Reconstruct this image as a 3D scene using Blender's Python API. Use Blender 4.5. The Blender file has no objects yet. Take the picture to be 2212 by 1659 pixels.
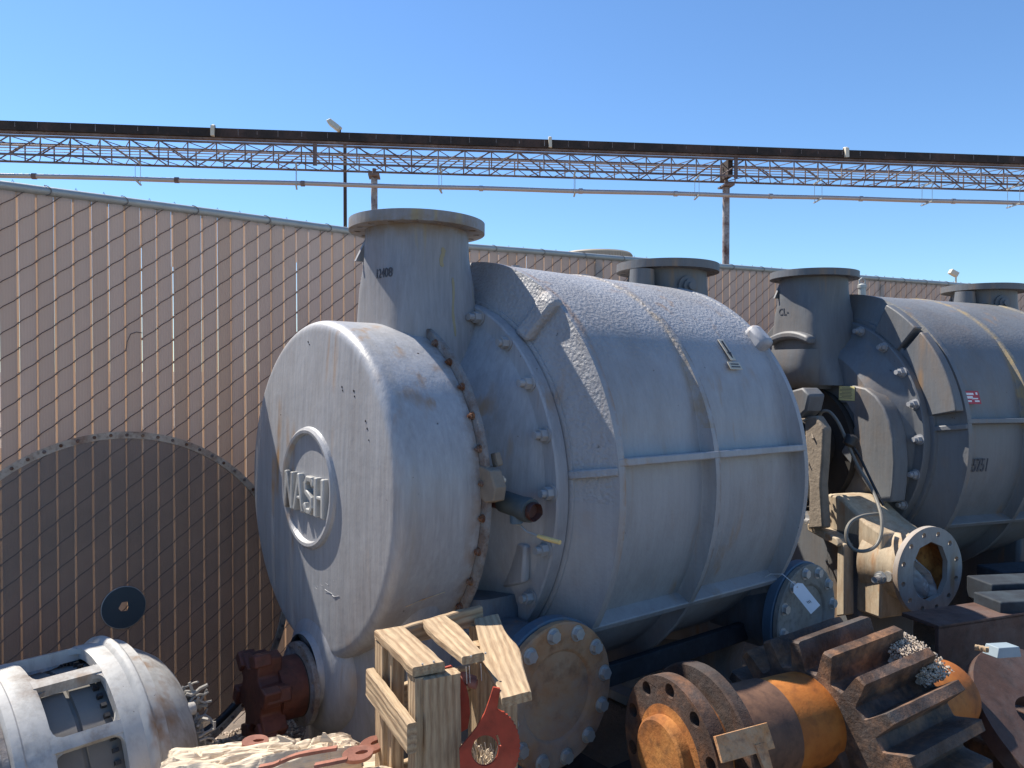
import bpy, bmesh, math, random
from mathutils import Vector, Matrix, noise
R = math.radians
random.seed(7)
S = bpy.context.scene
# ------------------------------------------------------------------ camera, sky, sun, exposure
EYE = 1.464
FPX, CX, CY = 1661.0, 1106.0, 829.5          # photo measured on a 2212 x 1659 grid
PIT = math.atan((800.0 - 829.5) / FPX)
cd = bpy.data.cameras.new('camera'); cam = bpy.data.objects.new('camera', cd); S.collection.objects.link(cam)
cam.location = (0, 0, EYE); cam.rotation_euler = (math.pi / 2 + PIT, 0, 0)
cd.sensor_width = 36; cd.lens = 36 * FPX / 2212; cd.clip_start = .05; cd.clip_end = 2000
S.camera = cam
SUN_AZ, SUN_EL = -57, 53.6
w = bpy.data.worlds.new('World'); S.world = w; w.use_nodes = True
nt = w.node_tree
sky = nt.nodes.new('ShaderNodeTexSky'); sky.sky_type = 'NISHITA'; sky.sun_disc = False
sky.sun_elevation = R(SUN_EL); sky.sun_rotation = R(SUN_AZ); sky.altitude = 400; sky.air_density = 1.1; sky.dust_density = .1; sky.ozone_density = 2.4
bg = nt.nodes['Background']; bg.inputs[1].default_value = .086
tint = nt.nodes.new('ShaderNodeMix'); tint.data_type = 'RGBA'; tint.blend_type = 'MULTIPLY'; tint.inputs[0].default_value = 1; tint.inputs[7].default_value = (.74, .965, 1.19, 1)
nt.links.new(sky.outputs[0], tint.inputs[6]); nt.links.new(tint.outputs[2], bg.inputs[0])
sd = bpy.data.lights.new('sun', 'SUN'); sd.energy = 5.0; sd.angle = R(.53); sd.color = (1, .93, .82)
sun = bpy.data.objects.new('sun', sd); S.collection.objects.link(sun)
sv = Vector((math.sin(R(SUN_AZ)) * math.cos(R(SUN_EL)), math.cos(R(SUN_AZ)) * math.cos(R(SUN_EL)), math.sin(R(SUN_EL))))
sun.rotation_euler = sv.to_track_quat('Z', 'Y').to_euler()
S.view_settings.view_transform = 'Standard'; S.view_settings.look = 'None'
S.view_settings.exposure = .84; S.view_settings.gamma = 1

def at(x, y, Y):
    """pixel of the 2212 grid -> point at depth Y in front of the camera"""
    a = (x - CX) / FPX; b = (CY - y) / FPX
    d = Vector((a, math.cos(PIT) - b * math.sin(PIT), math.sin(PIT) + b * math.cos(PIT)))
    return Vector((0, 0, EYE)) + d * (Y / d.y)

# ------------------------------------------------------------------ materials
def mat(name):
    m = bpy.data.materials.new(name); m.use_nodes = True
    t = m.node_tree; b = t.nodes['Principled BSDF']
    return m, t, b
def nd(t, typ, **k):
    n = t.nodes.new(typ)
    for a, v in k.items():
        if a.startswith('i_'):
            key = a[2:]; key = int(key) if key.isdigit() else key
            n.inputs[key].default_value = v
        else: setattr(n, a, v)
    return n
def coords(t, scale=(1, 1, 1), rot=(0, 0, 0)):
    tc = nd(t, 'ShaderNodeTexCoord'); mp = nd(t, 'ShaderNodeMapping'); mp.inputs['Scale'].default_value = scale; mp.inputs['Rotation'].default_value = rot
    t.links.new(tc.outputs['Object'], mp.inputs[0]); return mp.outputs[0]
def noi(t, vec, sc, det=5, rough=.55, dist=0):
    n = nd(t, 'ShaderNodeTexNoise'); n.inputs['Scale'].default_value = sc; n.inputs['Detail'].default_value = det
    n.inputs['Roughness'].default_value = rough; n.inputs['Distortion'].default_value = dist
    t.links.new(vec, n.inputs['Vector']); return n.outputs['Fac']
def ramp(t, fac, stops):
    r = nd(t, 'ShaderNodeValToRGB'); e = r.color_ramp.elements
    while len(e) < len(stops): e.new(.5)
    for q, (p, c) in zip(e, stops):
        q.position = p; q.color = (c, c, c, 1) if not hasattr(c, '__len__') else (*c, 1)
    t.links.new(fac, r.inputs[0]); return r.outputs[0]
def mix(t, fac, a, b, typ='MIX'):
    m = nd(t, 'ShaderNodeMix', data_type='RGBA', blend_type=typ)
    for sock, v in ((m.inputs[0], fac), (m.inputs[6], a), (m.inputs[7], b)):
        if hasattr(v, 'is_linked') or isinstance(v, bpy.types.NodeSocket): t.links.new(v, sock)
        elif hasattr(v, '__len__'): sock.default_value = (*v, 1) if len(v) == 3 else v
        else: sock.default_value = v
    return m.outputs[2]
def mth(t, op, a, b=0.0):
    m = nd(t, 'ShaderNodeMath', operation=op)
    for s, v in ((m.inputs[0], a), (m.inputs[1], b)):
        if isinstance(v, bpy.types.NodeSocket): t.links.new(v, s)
        else: s.default_value = v
    return m.outputs[0]
def bump(t, b, h, st=.3, dist=.01, prev=None):
    n = nd(t, 'ShaderNodeBump'); n.inputs['Strength'].default_value = st; n.inputs['Distance'].default_value = dist
    t.links.new(h, n.inputs['Height'])
    if prev is not None: t.links.new(prev, n.inputs['Normal'])
    t.links.new(n.outputs[0], b.inputs['Normal']); return n.outputs[0]
def zsplit(t):
    tc = nd(t, 'ShaderNodeTexCoord'); s = nd(t, 'ShaderNodeSeparateXYZ'); t.links.new(tc.outputs['Object'], s.inputs[0]); return s.outputs

def paint(name, base, rust=.3, streak=.5, wrinkle=0.0, rough=.55, dirt=(.16, .12, .09), dirtamt=.25, stain=(.30, .17, .07), seams=(), spec=.5, low=None, ds=1.0):
    m, t, b = mat(name)
    v = coords(t)
    vs = coords(t, (1, 1, .07))
    c = mix(t, ramp(t, noi(t, v, 2.3, 4), [(.3, 0), (.7, 1)]), tuple(x * .84 for x in base), tuple(min(1, x * 1.10) for x in base))
    st = noi(t, vs, 75, 5, .7)
    c = mix(t, mth(t, 'MULTIPLY', ramp(t, st, [(.35, 0), (.75, 1)]), .42 * streak), c, tuple(min(1, x * 1.5 + .03) for x in base))
    c = mix(t, mth(t, 'MULTIPLY', ramp(t, noi(t, vs, 31, 4, .6), [(.5, 0), (.75, 1)]), .4 * streak), c, tuple(x * .72 for x in base))
    # grime clouds
    c = mix(t, mth(t, 'MULTIPLY', ramp(t, noi(t, coords(t, (1, 1, .35)), 4.5 * ds, 8, .72), [(.47, 0), (.66, 1)]), dirtamt), c, dirt)
    c = mix(t, mth(t, 'MULTIPLY', ramp(t, noi(t, coords(t, (1, 1, .12)), 9 * ds, 6, .7), [(.5, 0), (.68, 1)]), dirtamt * .8), c, tuple(x * .55 for x in base))
    # vertical rust weeping
    c = mix(t, mth(t, 'MULTIPLY', mth(t, 'MULTIPLY', ramp(t, noi(t, coords(t, (1, 1, .09)), 13, 4), [(.57, 0), (.70, 1)]), ramp(t, noi(t, v, 3.1 * ds, 3), [(.46, 0), (.58, 1)])), rust), c, stain)
    # chips to primer and bare iron
    chips = ramp(t, noi(t, v, 30, 7, .66), [(.685, 0), (.70, 1)])
    chips = mth(t, 'MULTIPLY', chips, ramp(t, noi(t, v, 5, 3), [(.46, 0), (.54, 1)]))
    c = mix(t, mth(t, 'MULTIPLY', chips, min(1, rust * 2)), c, (.045, .03, .028))
    zz = zsplit(t)
    for ax, x0, wd, col, amt, zmin in seams:
        d = mth(t, 'ABSOLUTE', mth(t, 'SUBTRACT', zz[ax], x0))
        f = nd(t, 'ShaderNodeMapRange'); t.links.new(d, f.inputs[0]); f.inputs[1].default_value = 0; f.inputs[2].default_value = wd; f.inputs[3].default_value = 1; f.inputs[4].default_value = 0
        k = mth(t, 'MULTIPLY', ramp(t, noi(t, v, 17, 5, .7), [(.38, 0), (.6, 1)]), mth(t, 'MULTIPLY', f.outputs[0], amt))
        if zmin: k = mth(t, 'MULTIPLY', k, mth(t, 'GREATER_THAN', zz[2], zmin))
        c = mix(t, k, c, col)
    if low:
        f = nd(t, 'ShaderNodeMapRange'); t.links.new(zz[2], f.inputs[0]); f.inputs[1].default_value = low[0]; f.inputs[2].default_value = low[1]; f.inputs[3].default_value = 1; f.inputs[4].default_value = 0
        c = mix(t, mth(t, 'MULTIPLY', mth(t, 'MULTIPLY', f.outputs[0], ramp(t, noi(t, coords(t, (1, 1, .3)), 6, 6, .7), [(.35, 0), (.62, 1)])), low[2]), c, low[3])
    t.links.new(c, b.inputs['Base Color'])
    b.inputs['Roughness'].default_value = rough; b.inputs['Specular IOR Level'].default_value = spec
    n = bump(t, b, st, .28 * streak + .04, .0035)
    n = bump(t, b, noi(t, v, 9, 4), .25, .012, n)
    n = bump(t, b, chips, .35, -.002, n)
    if wrinkle:
        z = zsplit(t)
        wv = nd(t, 'ShaderNodeTexVoronoi', feature='SMOOTH_F1'); wv.inputs['Scale'].default_value = 92
        wn = noi(t, v, 150, 3, .6, .6)
        t.links.new(v, wv.inputs['Vector'])
        h = mth(t, 'ADD', mth(t, 'MULTIPLY', wv.outputs['Distance'], 1.1), wn)
        mr = nd(t, 'ShaderNodeMapRange'); t.links.new(z[2], mr.inputs[0]); mr.inputs[1].default_value = 1.50; mr.inputs[2].default_value = 1.60; mr.inputs[3].default_value = .16; mr.inputs[4].default_value = 1
        mx = nd(t, 'ShaderNodeMapRange'); t.links.new(z[0], mx.inputs[0]); mx.inputs[1].default_value = .56; mx.inputs[2].default_value = .57; mx.inputs[3].default_value = .75; mx.inputs[4].default_value = 0
        h = mth(t, 'MULTIPLY', h, mth(t, 'MAXIMUM', mr.outputs[0], mth(t, 'MULTIPLY', mx.outputs[0], mth(t, 'GREATER_THAN', z[2], 1.1))))
        bump(t, b, h, wrinkle, .0036, n)
    return m
def rusty(name, c1=(.045, .022, .014), c2=(.20, .075, .022), c3=(.36, .17, .05), sc=7, rough=.85, grey=0.0, bmp=.5):
    m, t, b = mat(name); v = coords(t)
    f = noi(t, v, sc, 8, .65, .3)
    c = ramp(t, f, [(.32, c1), (.5, c2), (.68, c3)])
    c = mix(t, ramp(t, noi(t, v, sc * 7, 5), [(.5, 0), (.75, .6)]), c, tuple(x * .45 for x in c1))
    if grey: c = mix(t, mth(t, 'MULTIPLY', ramp(t, noi(t, v, sc * .7, 6, .7), [(.42, 0), (.58, 1)]), grey), c, (.21, .225, .235))
    t.links.new(c, b.inputs['Base Color']); b.inputs['Roughness'].default_value = rough
    bump(t, b, noi(t, v, sc * 9, 7, .7), bmp, .006)
    return m
def plain(name, col, rough=.6, metal=0, bmp=.15, sc=40, var=.2):
    m, t, b = mat(name); v = coords(t)
    c = mix(t, noi(t, v, sc * .3, 5), tuple(x * (1 - var) for x in col), tuple(min(1, x * (1 + var)) for x in col))
    t.links.new(c, b.inputs['Base Color']); b.inputs['Roughness'].default_value = rough; b.inputs['Metallic'].default_value = metal
    bump(t, b, noi(t, v, sc, 4), bmp, .004)
    return m
def wood(name, light, dark, seed=0):
    m, t, b = mat(name)
    tc = nd(t, 'ShaderNodeTexCoord'); oi = nd(t, 'ShaderNodeObjectInfo')
    ad = nd(t, 'ShaderNodeVectorMath', operation='ADD'); sc = nd(t, 'ShaderNodeVectorMath', operation='SCALE')
    cb = nd(t, 'ShaderNodeCombineXYZ')
    t.links.new(oi.outputs['Random'], cb.inputs[0]); t.links.new(oi.outputs['Random'], cb.inputs[1]); t.links.new(cb.outputs[0], sc.inputs[0]); sc.inputs['Scale'].default_value = 9
    t.links.new(tc.outputs['Object'], ad.inputs[0]); t.links.new(sc.outputs[0], ad.inputs[1])
    mp = nd(t, 'ShaderNodeMapping'); mp.inputs['Scale'].default_value = (.8, 5.5, 9.0); t.links.new(ad.outputs[0], mp.inputs[0])
    wv = nd(t, 'ShaderNodeTexWave', wave_type='RINGS', rings_direction='X'); wv.inputs['Scale'].default_value = 3.4; wv.inputs['Distortion'].default_value = 7; wv.inputs['Detail'].default_value = 4; wv.inputs['Detail Scale'].default_value = .9; wv.inputs['Detail Roughness'].default_value = .65
    t.links.new(mp.outputs[0], wv.inputs['Vector'])
    fine = noi(t, mp.outputs[0], 26, 6, .6)
    c = mix(t, ramp(t, wv.outputs['Fac'], [(.0, .30), (.4, .75), (.9, 1)]), dark, light)
    mp2 = nd(t, 'ShaderNodeMapping'); mp2.inputs['Scale'].default_value = (1.2, 55, 55); t.links.new(ad.outputs[0], mp2.inputs[0])
    c = mix(t, mth(t, 'MULTIPLY', ramp(t, noi(t, mp2.outputs[0], 3, 6, .7), [(.42, 0), (.62, 1)]), .55), c, tuple(x * .55 for x in light))
    c = mix(t, mth(t, 'MULTIPLY', ramp(t, noi(t, ad.outputs[0], 5, 5), [(.45, 0), (.65, 1)]), .5), c, tuple(x * .62 + .02 for x in light))
    c = mix(t, mth(t, 'MULTIPLY', ramp(t, fine, [(.45, 0), (.7, 1)]), .45), c, tuple(x * .6 for x in dark))
    c = mix(t, mth(t, 'MULTIPLY', ramp(t, noi(t, ad.outputs[0], 14, 4), [(.5, 0), (.7, 1)]), .35), c, tuple(x * .9 for x in light))
    t.links.new(c, b.inputs['Base Color']); b.inputs['Roughness'].default_value = .85
    n = bump(t, b, wv.outputs['Fac'], .5, .0022); bump(t, b, fine, .6, .0025, n)
    return m

M = {}
M['grey'] = paint('blue_grey_paint', (.275, .280, .300), .9, 1.0, 0, .47, dirtamt=.38, spec=.6)
M['cover'] = paint('cover_blue_grey_paint', (.305, .309, .325), .9, 1.15, 0, .43, dirtamt=.22, spec=.7, seams=((0, .262, .05, (.20, .13, .08), .75, None), (0, .05, .02, (.30, .27, .24), .5, None)), low=(.62, 1.05, .55, (.16, .12, .10)))
M['neck'] = paint('neck_blue_grey_paint', (.235, .240, .258), 1.0, 1.0, 0, .52, dirtamt=.4, stain=(.34, .27, .10), seams=((2, 1.92, .05, (.20, .14, .08), .8, None),))
M['greyw'] = paint('wrinkled_grey_paint', (.30, .303, .318), .6, .45, .9, .50, dirtamt=.3, spec=.6, seams=((0, 1.0, .035, (.30, .22, .13), .7, 1.3), (0, .596, .022, (.28, .16, .08), .9, 1.0), (0, 1.027, .012, (.14, .09, .06), .7, .6)), low=(.45, .95, .5, (.17, .13, .11)))
M['grey2'] = paint('dark_grey_paint', (.125, .132, .142), .6, .6, 0, .55, dirtamt=.45)
M['grey2w'] = paint('dark_grey_casing_paint', (.165, .17, .178), .5, .4, .25, .55, dirtamt=.4, seams=((0, 1.0, .03, (.34, .25, .12), .9, 1.2), (0, 1.50, .05, (.34, .26, .13), .8, 1.2)), low=(.4, 1.0, .5, (.15, .12, .10)))
M['bluegrey'] = paint('dark_blue_paint', (.060, .115, .175), .5, .5, 0, .6)
M['rustrim'] = rusty('rusty_rim', (.10, .07, .055), (.19, .15, .13), (.26, .255, .26), 20, grey=.65)
M['stud'] = rusty('rusty_steel_stud', (.04, .02, .012), (.16, .06, .025), (.26, .15, .08), 30, grey=.4)
M['bolt'] = plain('galvanised_bolt', (.48, .48, .47), .45, .6, .2, 90)
M['paintedbolt'] = paint('painted_bolt', (.29, .295, .31), 1.0, .2, 0, .5, dirtamt=.5)
M['rust'] = rusty('orange_rust', (.06, .025, .012), (.30, .105, .022), (.46, .20, .05), 6)
M['rustdark'] = rusty('dark_rust', (.018, .011, .009), (.06, .027, .014), (.24, .09, .025), 6, grey=.12, bmp=.7)
M['rustplate'] = rusty('rusty_cover_paint', (.20, .09, .045), (.36, .19, .09), (.38, .29, .19), 3.4, grey=.5)
M['rustshaft'] = rusty('ochre_rust', (.16, .045, .008), (.33, .10, .012), (.40, .15, .025), 4, .7, bmp=.3)
M['hub'] = rusty('maroon_rust', (.035, .012, .009), (.085, .025, .017), (.13, .04, .025), 6, .6, bmp=.3)
M['redpaint'] = rusty('red_primer', (.18, .03, .015), (.36, .045, .022), (.42, .08, .04), 4, .6, bmp=.15)
M['brownbeam'] = rusty('brown_primer_beam', (.05, .028, .022), (.085, .042, .03), (.12, .07, .055), 4, .75, grey=.2, bmp=.25)
M['tanrust'] = paint('dusty_tan_casting', (.42, .34, .24), 1.0, 1.2, 0, .8, dirt=(.26, .13, .05), dirtamt=.65, stain=(.42, .17, .04), ds=2.2)
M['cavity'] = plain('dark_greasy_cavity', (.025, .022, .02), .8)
M['dusty'] = plain('dusty_cardboard', (.22, .18, .14), .95, 0, .8, 60, .4)
M['wood'] = wood('weathered_pine', (.50, .365, .225), (.215, .12, .06))
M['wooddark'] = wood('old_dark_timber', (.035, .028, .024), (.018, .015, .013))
M['paper'] = plain('white_paper_tag', (.75, .77, .82), .6, 0, .05)
M['ink'] = plain('black_ink', (.015, .015, .02), .6, 0, 0)
M['inkgrey'] = plain('faded_stencil_ink', (.06, .065, .08), .7, 0, 0)
M['yellowlabel'] = plain('yellow_label', (.60, .52, .22), .6, 0, .05, 30, .08)
M['redlabel'] = plain('red_label', (.42, .03, .04), .5, 0, .05, 30, .08)
M['whitelabel'] = plain('label_white', (.75, .72, .70), .6, 0, 0)
M['brassplate'] = plain('tan_metal_plate', (.48, .43, .34), .55, 0, .2, 60)
M['black'] = plain('black_rubber', (.02, .02, .022), .5, 0, .1)
M['cable'] = plain('grey_cable', (.17, .16, .14), .6, 0, .2)
M['yellow'] = plain('pale_yellow_grip', (.70, .50, .20), .55, 0, .1)
M['galv'] = plain('galvanised_tube', (.36, .37, .355), .45, .3, .25, 35, .25)
M['wire'] = plain('galvanised_wire', (.16, .13, .12), .45, .5, .1, 60)
M['knot'] = plain('wire_knot', (.38, .34, .30), .35, .7, .1, 60)
M['motor'] = paint('chipped_white_paint', (.43, .42, .40), 1.0, .2, 0, .6, dirt=(.17, .125, .095), dirtamt=.8, ds=2.2, stain=(.24, .15, .09))
M['stator'] = plain('dusty_grey_laminations', (.17, .16, .15), .9, 0, .3, 18, .45)
M['bridge'] = rusty('red_oxide_steel', (.07, .04, .035), (.17, .105, .09), (.30, .23, .20), 1.2, .7, grey=.25, bmp=.2)
M['belt'] = rusty('black_tarred_cover', (.016, .011, .009), (.034, .022, .017), (.08, .045, .035), 1.0, .8, bmp=.3)
M['alu'] = plain('weathered_aluminium_pipe', (.47, .41, .39), .4, .5, .1, 5, .15)
M['postpaint'] = rusty('peeling_white_post', (.10, .04, .03), (.30, .27, .27), (.42, .41, .42), 2.2, .8, bmp=.2)
M['polebrown'] = plain('brown_steel_pole', (.07, .04, .028), .6, .2)
M['lampwhite'] = plain('cream_lamp_housing', (.62, .56, .45), .5)
M['tank'] = plain('tan_ribbed_metal', (.36, .31, .24), .7, 0, .3, 30)
M['bleached'] = wood('bleached_dry_bark_fibre', (.74, .62, .46), (.58, .46, .33))
M['strap'] = rusty('terracotta_strap', (.20, .075, .05), (.34, .14, .095), (.42, .20, .15), 6, .8, bmp=.3)
M['grit'] = plain('pale_grit', (.46, .38, .30), .95, 0, 1.0, 90, .35)
M['grimy'] = paint('grimy_dark_blue_grey', (.12, .15, .19), .8, .7, 0, .6, dirt=(.10, .075, .06), dirtamt=.8)
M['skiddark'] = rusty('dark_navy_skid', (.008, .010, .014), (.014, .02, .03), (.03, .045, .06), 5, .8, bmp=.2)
M['boxblue'] = plain('blue_grey_carton', (.25, .31, .35), .6)

# sandy ground
m, t, b = mat('sandy_ground'); v = coords(t)
c = ramp(t, noi(t, v, 2.5, 8, .65), [(.3, (.13, .10, .075)), (.7, (.26, .20, .15))])
c = mix(t, mth(t, 'MULTIPLY', ramp(t, noi(t, v, 60, 5), [(.5, 0), (.7, 1)]), .5), c, (.14, .10, .075))
t.links.new(c, b.inputs['Base Color']); b.inputs['Roughness'].default_value = .95
n_ = bump(t, b, noi(t, v, 14, 8, .7), .8, .03); bump(t, b, noi(t, v, 120, 4, .7), .6, .008, n_); M['ground'] = m
# fence slats: thin plastic, a little light comes through
m, t, b = mat('tan_plastic_slat')
z = zsplit(t)
k = mth(t, 'FLOOR', mth(t, 'DIVIDE', z[0], .0562))
wn = nd(t, 'ShaderNodeTexWhiteNoise', noise_dimensions='1D'); t.links.new(k, wn.inputs['W'])
base = mix(t, wn.outputs['Value'], (.52, .44, .385), (.59, .505, .45))
base = mix(t, mth(t, 'GREATER_THAN', wn.outputs['Value'], .9), base, (.50, .40, .33))
fr = nd(t, 'ShaderNodeTexWave', wave_type='BANDS', bands_direction='X'); fr.inputs['Scale'].default_value = 36; fr.inputs['Distortion'].default_value = .15
tc = nd(t, 'ShaderNodeTexCoord'); t.links.new(tc.outputs['Object'], fr.inputs['Vector'])
base = mix(t, mth(t, 'MULTIPLY', fr.outputs['Fac'], .13), base, (.30, .22, .20))
base = mix(t, mth(t, 'MULTIPLY', ramp(t, noi(t, coords(t, (1, 1, .2)), 6, 5), [(.4, 0), (.75, 1)]), .3), base, (.43, .36, .31))
t.links.new(base, b.inputs['Base Color']); b.inputs['Roughness'].default_value = .55
bump(t, b, fr.outputs['Fac'], .25, .002)
tr = nd(t, 'ShaderNodeBsdfTranslucent'); tr.inputs[0].default_value = (.56, .46, .39, 1)
ms = nd(t, 'ShaderNodeMixShader'); ms.inputs[0].default_value = .38
t.links.new(b.outputs[0], ms.inputs[1]); t.links.new(tr.outputs[0], ms.inputs[2]); t.links.new(ms.outputs[0], t.nodes['Material Output'].inputs[0]); M['slat'] = m
m, t, b = mat('thin_slat_fin')
b.inputs['Base Color'].default_value = (.58, .47, .37, 1); b.inputs['Roughness'].default_value = .4
tr = nd(t, 'ShaderNodeBsdfTranslucent'); tr.inputs[0].default_value = (.66, .52, .40, 1)
ms = nd(t, 'ShaderNodeMixShader'); ms.inputs[0].default_value = .6
t.links.new(b.outputs[0], ms.inputs[1]); t.links.new(tr.outputs[0], ms.inputs[2]); t.links.new(ms.outputs[0], t.nodes['Material Output'].inputs[0]); M['fin'] = m
# fine dark screen cloth, partly see-through
m, t, b = mat('fine_dark_screen')
b.inputs['Base Color'].default_value = (.085, .088, .09, 1); b.inputs['Roughness'].default_value = .5
tp = nd(t, 'ShaderNodeBsdfTransparent'); ms = nd(t, 'ShaderNodeMixShader')
nz = noi(t, coords(t), 3, 3)
t.links.new(ramp(t, nz, [(.3, .50), (.8, .64)]), ms.inputs[0])
t.links.new(b.outputs[0], ms.inputs[1]); t.links.new(tp.outputs[0], ms.inputs[2]); t.links.new(ms.outputs[0], t.nodes['Material Output'].inputs[0]); M['screen'] = m
# bubble wrap
m, t, b = mat('cloudy_plastic_wrap'); b.inputs['Base Color'].default_value = (.50, .47, .45, 1); b.inputs['Roughness'].default_value = .25
tp = nd(t, 'ShaderNodeBsdfTransparent'); ms = nd(t, 'ShaderNodeMixShader'); ms.inputs[0].default_value = .25
vv = nd(t, 'ShaderNodeTexVoronoi', feature='SMOOTH_F1'); vv.inputs['Scale'].default_value = 45; t.links.new(coords(t), vv.inputs['Vector'])
bump(t, b, vv.outputs['Distance'], .8, .01)
t.links.new(b.outputs[0], ms.inputs[1]); t.links.new(tp.outputs[0], ms.inputs[2]); t.links.new(ms.outputs[0], t.nodes['Material Output'].inputs[0]); M['wrap'] = m

# ------------------------------------------------------------------ mesh helpers
def frame(z, up=Vector((0, 0, 1))):
    z = Vector(z).normalized()
    if abs(z.dot(up)) > .98: up = Vector((1, 0, 0))
    x = up.cross(z).normalized(); y = z.cross(x)
    return Matrix((x, y, z)).transposed()
class MB:
    def __init__(s, off=(0, 0, 0)): s.v = []; s.f = []; s.off = Vector(off)
    def add(s, vs, fs):
        n = len(s.v); s.v += [Vector(p) for p in vs]; s.f += [tuple(i + n for i in f) for f in fs]; return s
    def box(s, c, size, rot=None, taper=1.0):
        c = Vector(c); h = Vector(size) / 2; vs = []
        for dz in (-1, 1):
            k = taper if dz > 0 else 1
            for dx, dy in ((-1, -1), (1, -1), (1, 1), (-1, 1)):
                p = Vector((dx * h.x * k, dy * h.y * k, dz * h.z)); vs.append(c + (rot @ p if rot else p))
        return s.add(vs, [(3, 2, 1, 0), (4, 5, 6, 7), (0, 1, 5, 4), (1, 2, 6, 5), (2, 3, 7, 6), (3, 0, 4, 7)])
    def cyl(s, p0, p1, r0, r1=None, seg=24, rot=0.0, caps=True):
        p0, p1 = Vector(p0), Vector(p1); r1 = r0 if r1 is None else r1; F = frame(p1 - p0); vs = []
        for p, r in ((p0, r0), (p1, r1)):
            for i in range(seg):
                a = 2 * math.pi * i / seg + rot; vs.append(p + F @ Vector((r * math.cos(a), r * math.sin(a), 0)))
        fs = [(i, (i + 1) % seg, seg + (i + 1) % seg, seg + i) for i in range(seg)]
        if caps: fs += [tuple(range(seg - 1, -1, -1)), tuple(range(seg, 2 * seg))]
        return s.add(vs, fs)
    def tube(s, pts, r, seg=8, closed=False, rad=None):
        pts = [Vector(p) for p in pts]; n = len(pts); vs = []; prev = None
        for i, p in enumerate(pts):
            a = pts[(i - 1) % n] if (closed or i) else p; c = pts[(i + 1) % n] if (closed or i < n - 1) else p
            z = (c - a).normalized()
            x = (prev - z * prev.dot(z)).normalized() if prev is not None and (prev - z * prev.dot(z)).length > 1e-6 else frame(z).col[0].copy()
            prev = x; y = z.cross(x); rr = rad[i] if rad else r
            for k in range(seg):
                t_ = 2 * math.pi * k / seg; vs.append(p + x * rr * math.cos(t_) + y * rr * math.sin(t_))
        fs = []
        for i in range(n if closed else n - 1):
            j = (i + 1) % n
            for k in range(seg): fs.append((i * seg + k, i * seg + (k + 1) % seg, j * seg + (k + 1) % seg, j * seg + k))
        if not closed: fs += [tuple(range(seg - 1, -1, -1)), tuple(range((n - 1) * seg, n * seg))]
        return s.add(vs, fs)
    def lathe(s, prof, seg=96, o=(0, 0, 0), F=None, wob=0.0, a0=0, a1=360, ws=9):
        """profile (along, radius) about the local x axis (or the third axis of F)"""
        o = Vector(o); vs = []; full = abs(a1 - a0) >= 360; ns = seg if full else seg + 1
        for (u, r) in prof:
            for i in range(ns):
                a = R(a0) + R(a1 - a0) * i / seg
                rr = r
                if wob: rr += wob * noise.noise(Vector((math.cos(a) * ws, math.sin(a) * ws, u * 40)))
                p = Vector((u, -rr * math.cos(a), rr * math.sin(a)))
                if F is not None: p = F @ Vector((-p.y, p.z, p.x))
                vs.append(o + p)
        fs = []
        for j in range(len(prof) - 1):
            for i in range(seg):
                k = (i + 1) % ns if full else i + 1
                fs.append((j * ns + i, j * ns + k, (j + 1) * ns + k, (j + 1) * ns + i))
        s.add(vs, fs)
        return s
    def bolt(s, p, d, r=.014, h=.012, shaft=0.0, rs=None, rot=0.3):
        p = Vector(p); d = Vector(d).normalized()
        s.cyl(p, p + d * .003, r * 1.35, seg=16); s.cyl(p + d * .003, p + d * (h + .003), r, seg=6, rot=rot)
        if shaft: s.cyl(p + d * h, p + d * (h + shaft), rs or r * .5, seg=10)
        return s
    def loft(s, rings, caps=True):
        n = len(rings[0]); vs = [p for r in rings for p in r]; fs = []
        for j in range(len(rings) - 1):
            for i in range(n): fs.append((j * n + i, j * n + (i + 1) % n, (j + 1) * n + (i + 1) % n, (j + 1) * n + i))
        if caps: fs += [tuple(range(n - 1, -1, -1)), tuple(range((len(rings) - 1) * n, len(rings) * n))]
        return s.add(vs, fs)
    def prism(s, pts, o, ex, ey, th):
        o, ex, ey = Vector(o), Vector(ex), Vector(ey); ez = ex.cross(ey).normalized()
        a = [o + ex * x + ey * y for x, y in pts]; return s.loft([a, [p + ez * th for p in a]])
    def plate(s, outer, holes, th, o, ex, ey):
        """flat plate with real holes, built by filling a 2D curve"""
        cu = bpy.data.curves.new('tmp', 'CURVE'); cu.dimensions = '2D'; cu.fill_mode = 'BOTH'; cu.extrude = th / 2
        for lp in [outer] + holes:
            sp = cu.splines.new('POLY'); sp.points.add(len(lp) - 1); sp.use_cyclic_u = True
            for q, (x, y) in zip(sp.points, lp): q.co = (x, y, 0, 1)
        ob = bpy.data.objects.new('tmp', cu); S.collection.objects.link(ob)
        me = bpy.data.meshes.new_from_object(ob)
        o, ex, ey = Vector(o), Vector(ex), Vector(ey); ez = ex.cross(ey).normalized()
        vs = [o + ex * v.co.x + ey * v.co.y + ez * (v.co.z + th / 2) for v in me.vertices]; fs = [tuple(p.vertices) for p in me.polygons]
        bpy.data.objects.remove(ob); bpy.data.curves.remove(cu); bpy.data.meshes.remove(me)
        return s.add(vs, fs)
    def text(s, txt, size, th, o, ex, ey, sx=1.0, bold=0.0, align='CENTER'):
        cu = bpy.data.curves.new('tmp', 'FONT'); cu.body = txt; cu.size = size; cu.extrude = th / 2; cu.offset = bold; cu.align_x = align; cu.align_y = 'CENTER'; cu.resolution_u = 3
        ob = bpy.data.objects.new('tmp', cu); S.collection.objects.link(ob)
        me = bpy.data.meshes.new_from_object(ob)
        o, ex, ey = Vector(o), Vector(ex), Vector(ey); ez = ex.cross(ey).normalized()
        vs = [o + ex * v.co.x * sx + ey * v.co.y + ez * (v.co.z + th / 2) for v in me.vertices]; fs = [tuple(p.vertices) for p in me.polygons]
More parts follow.
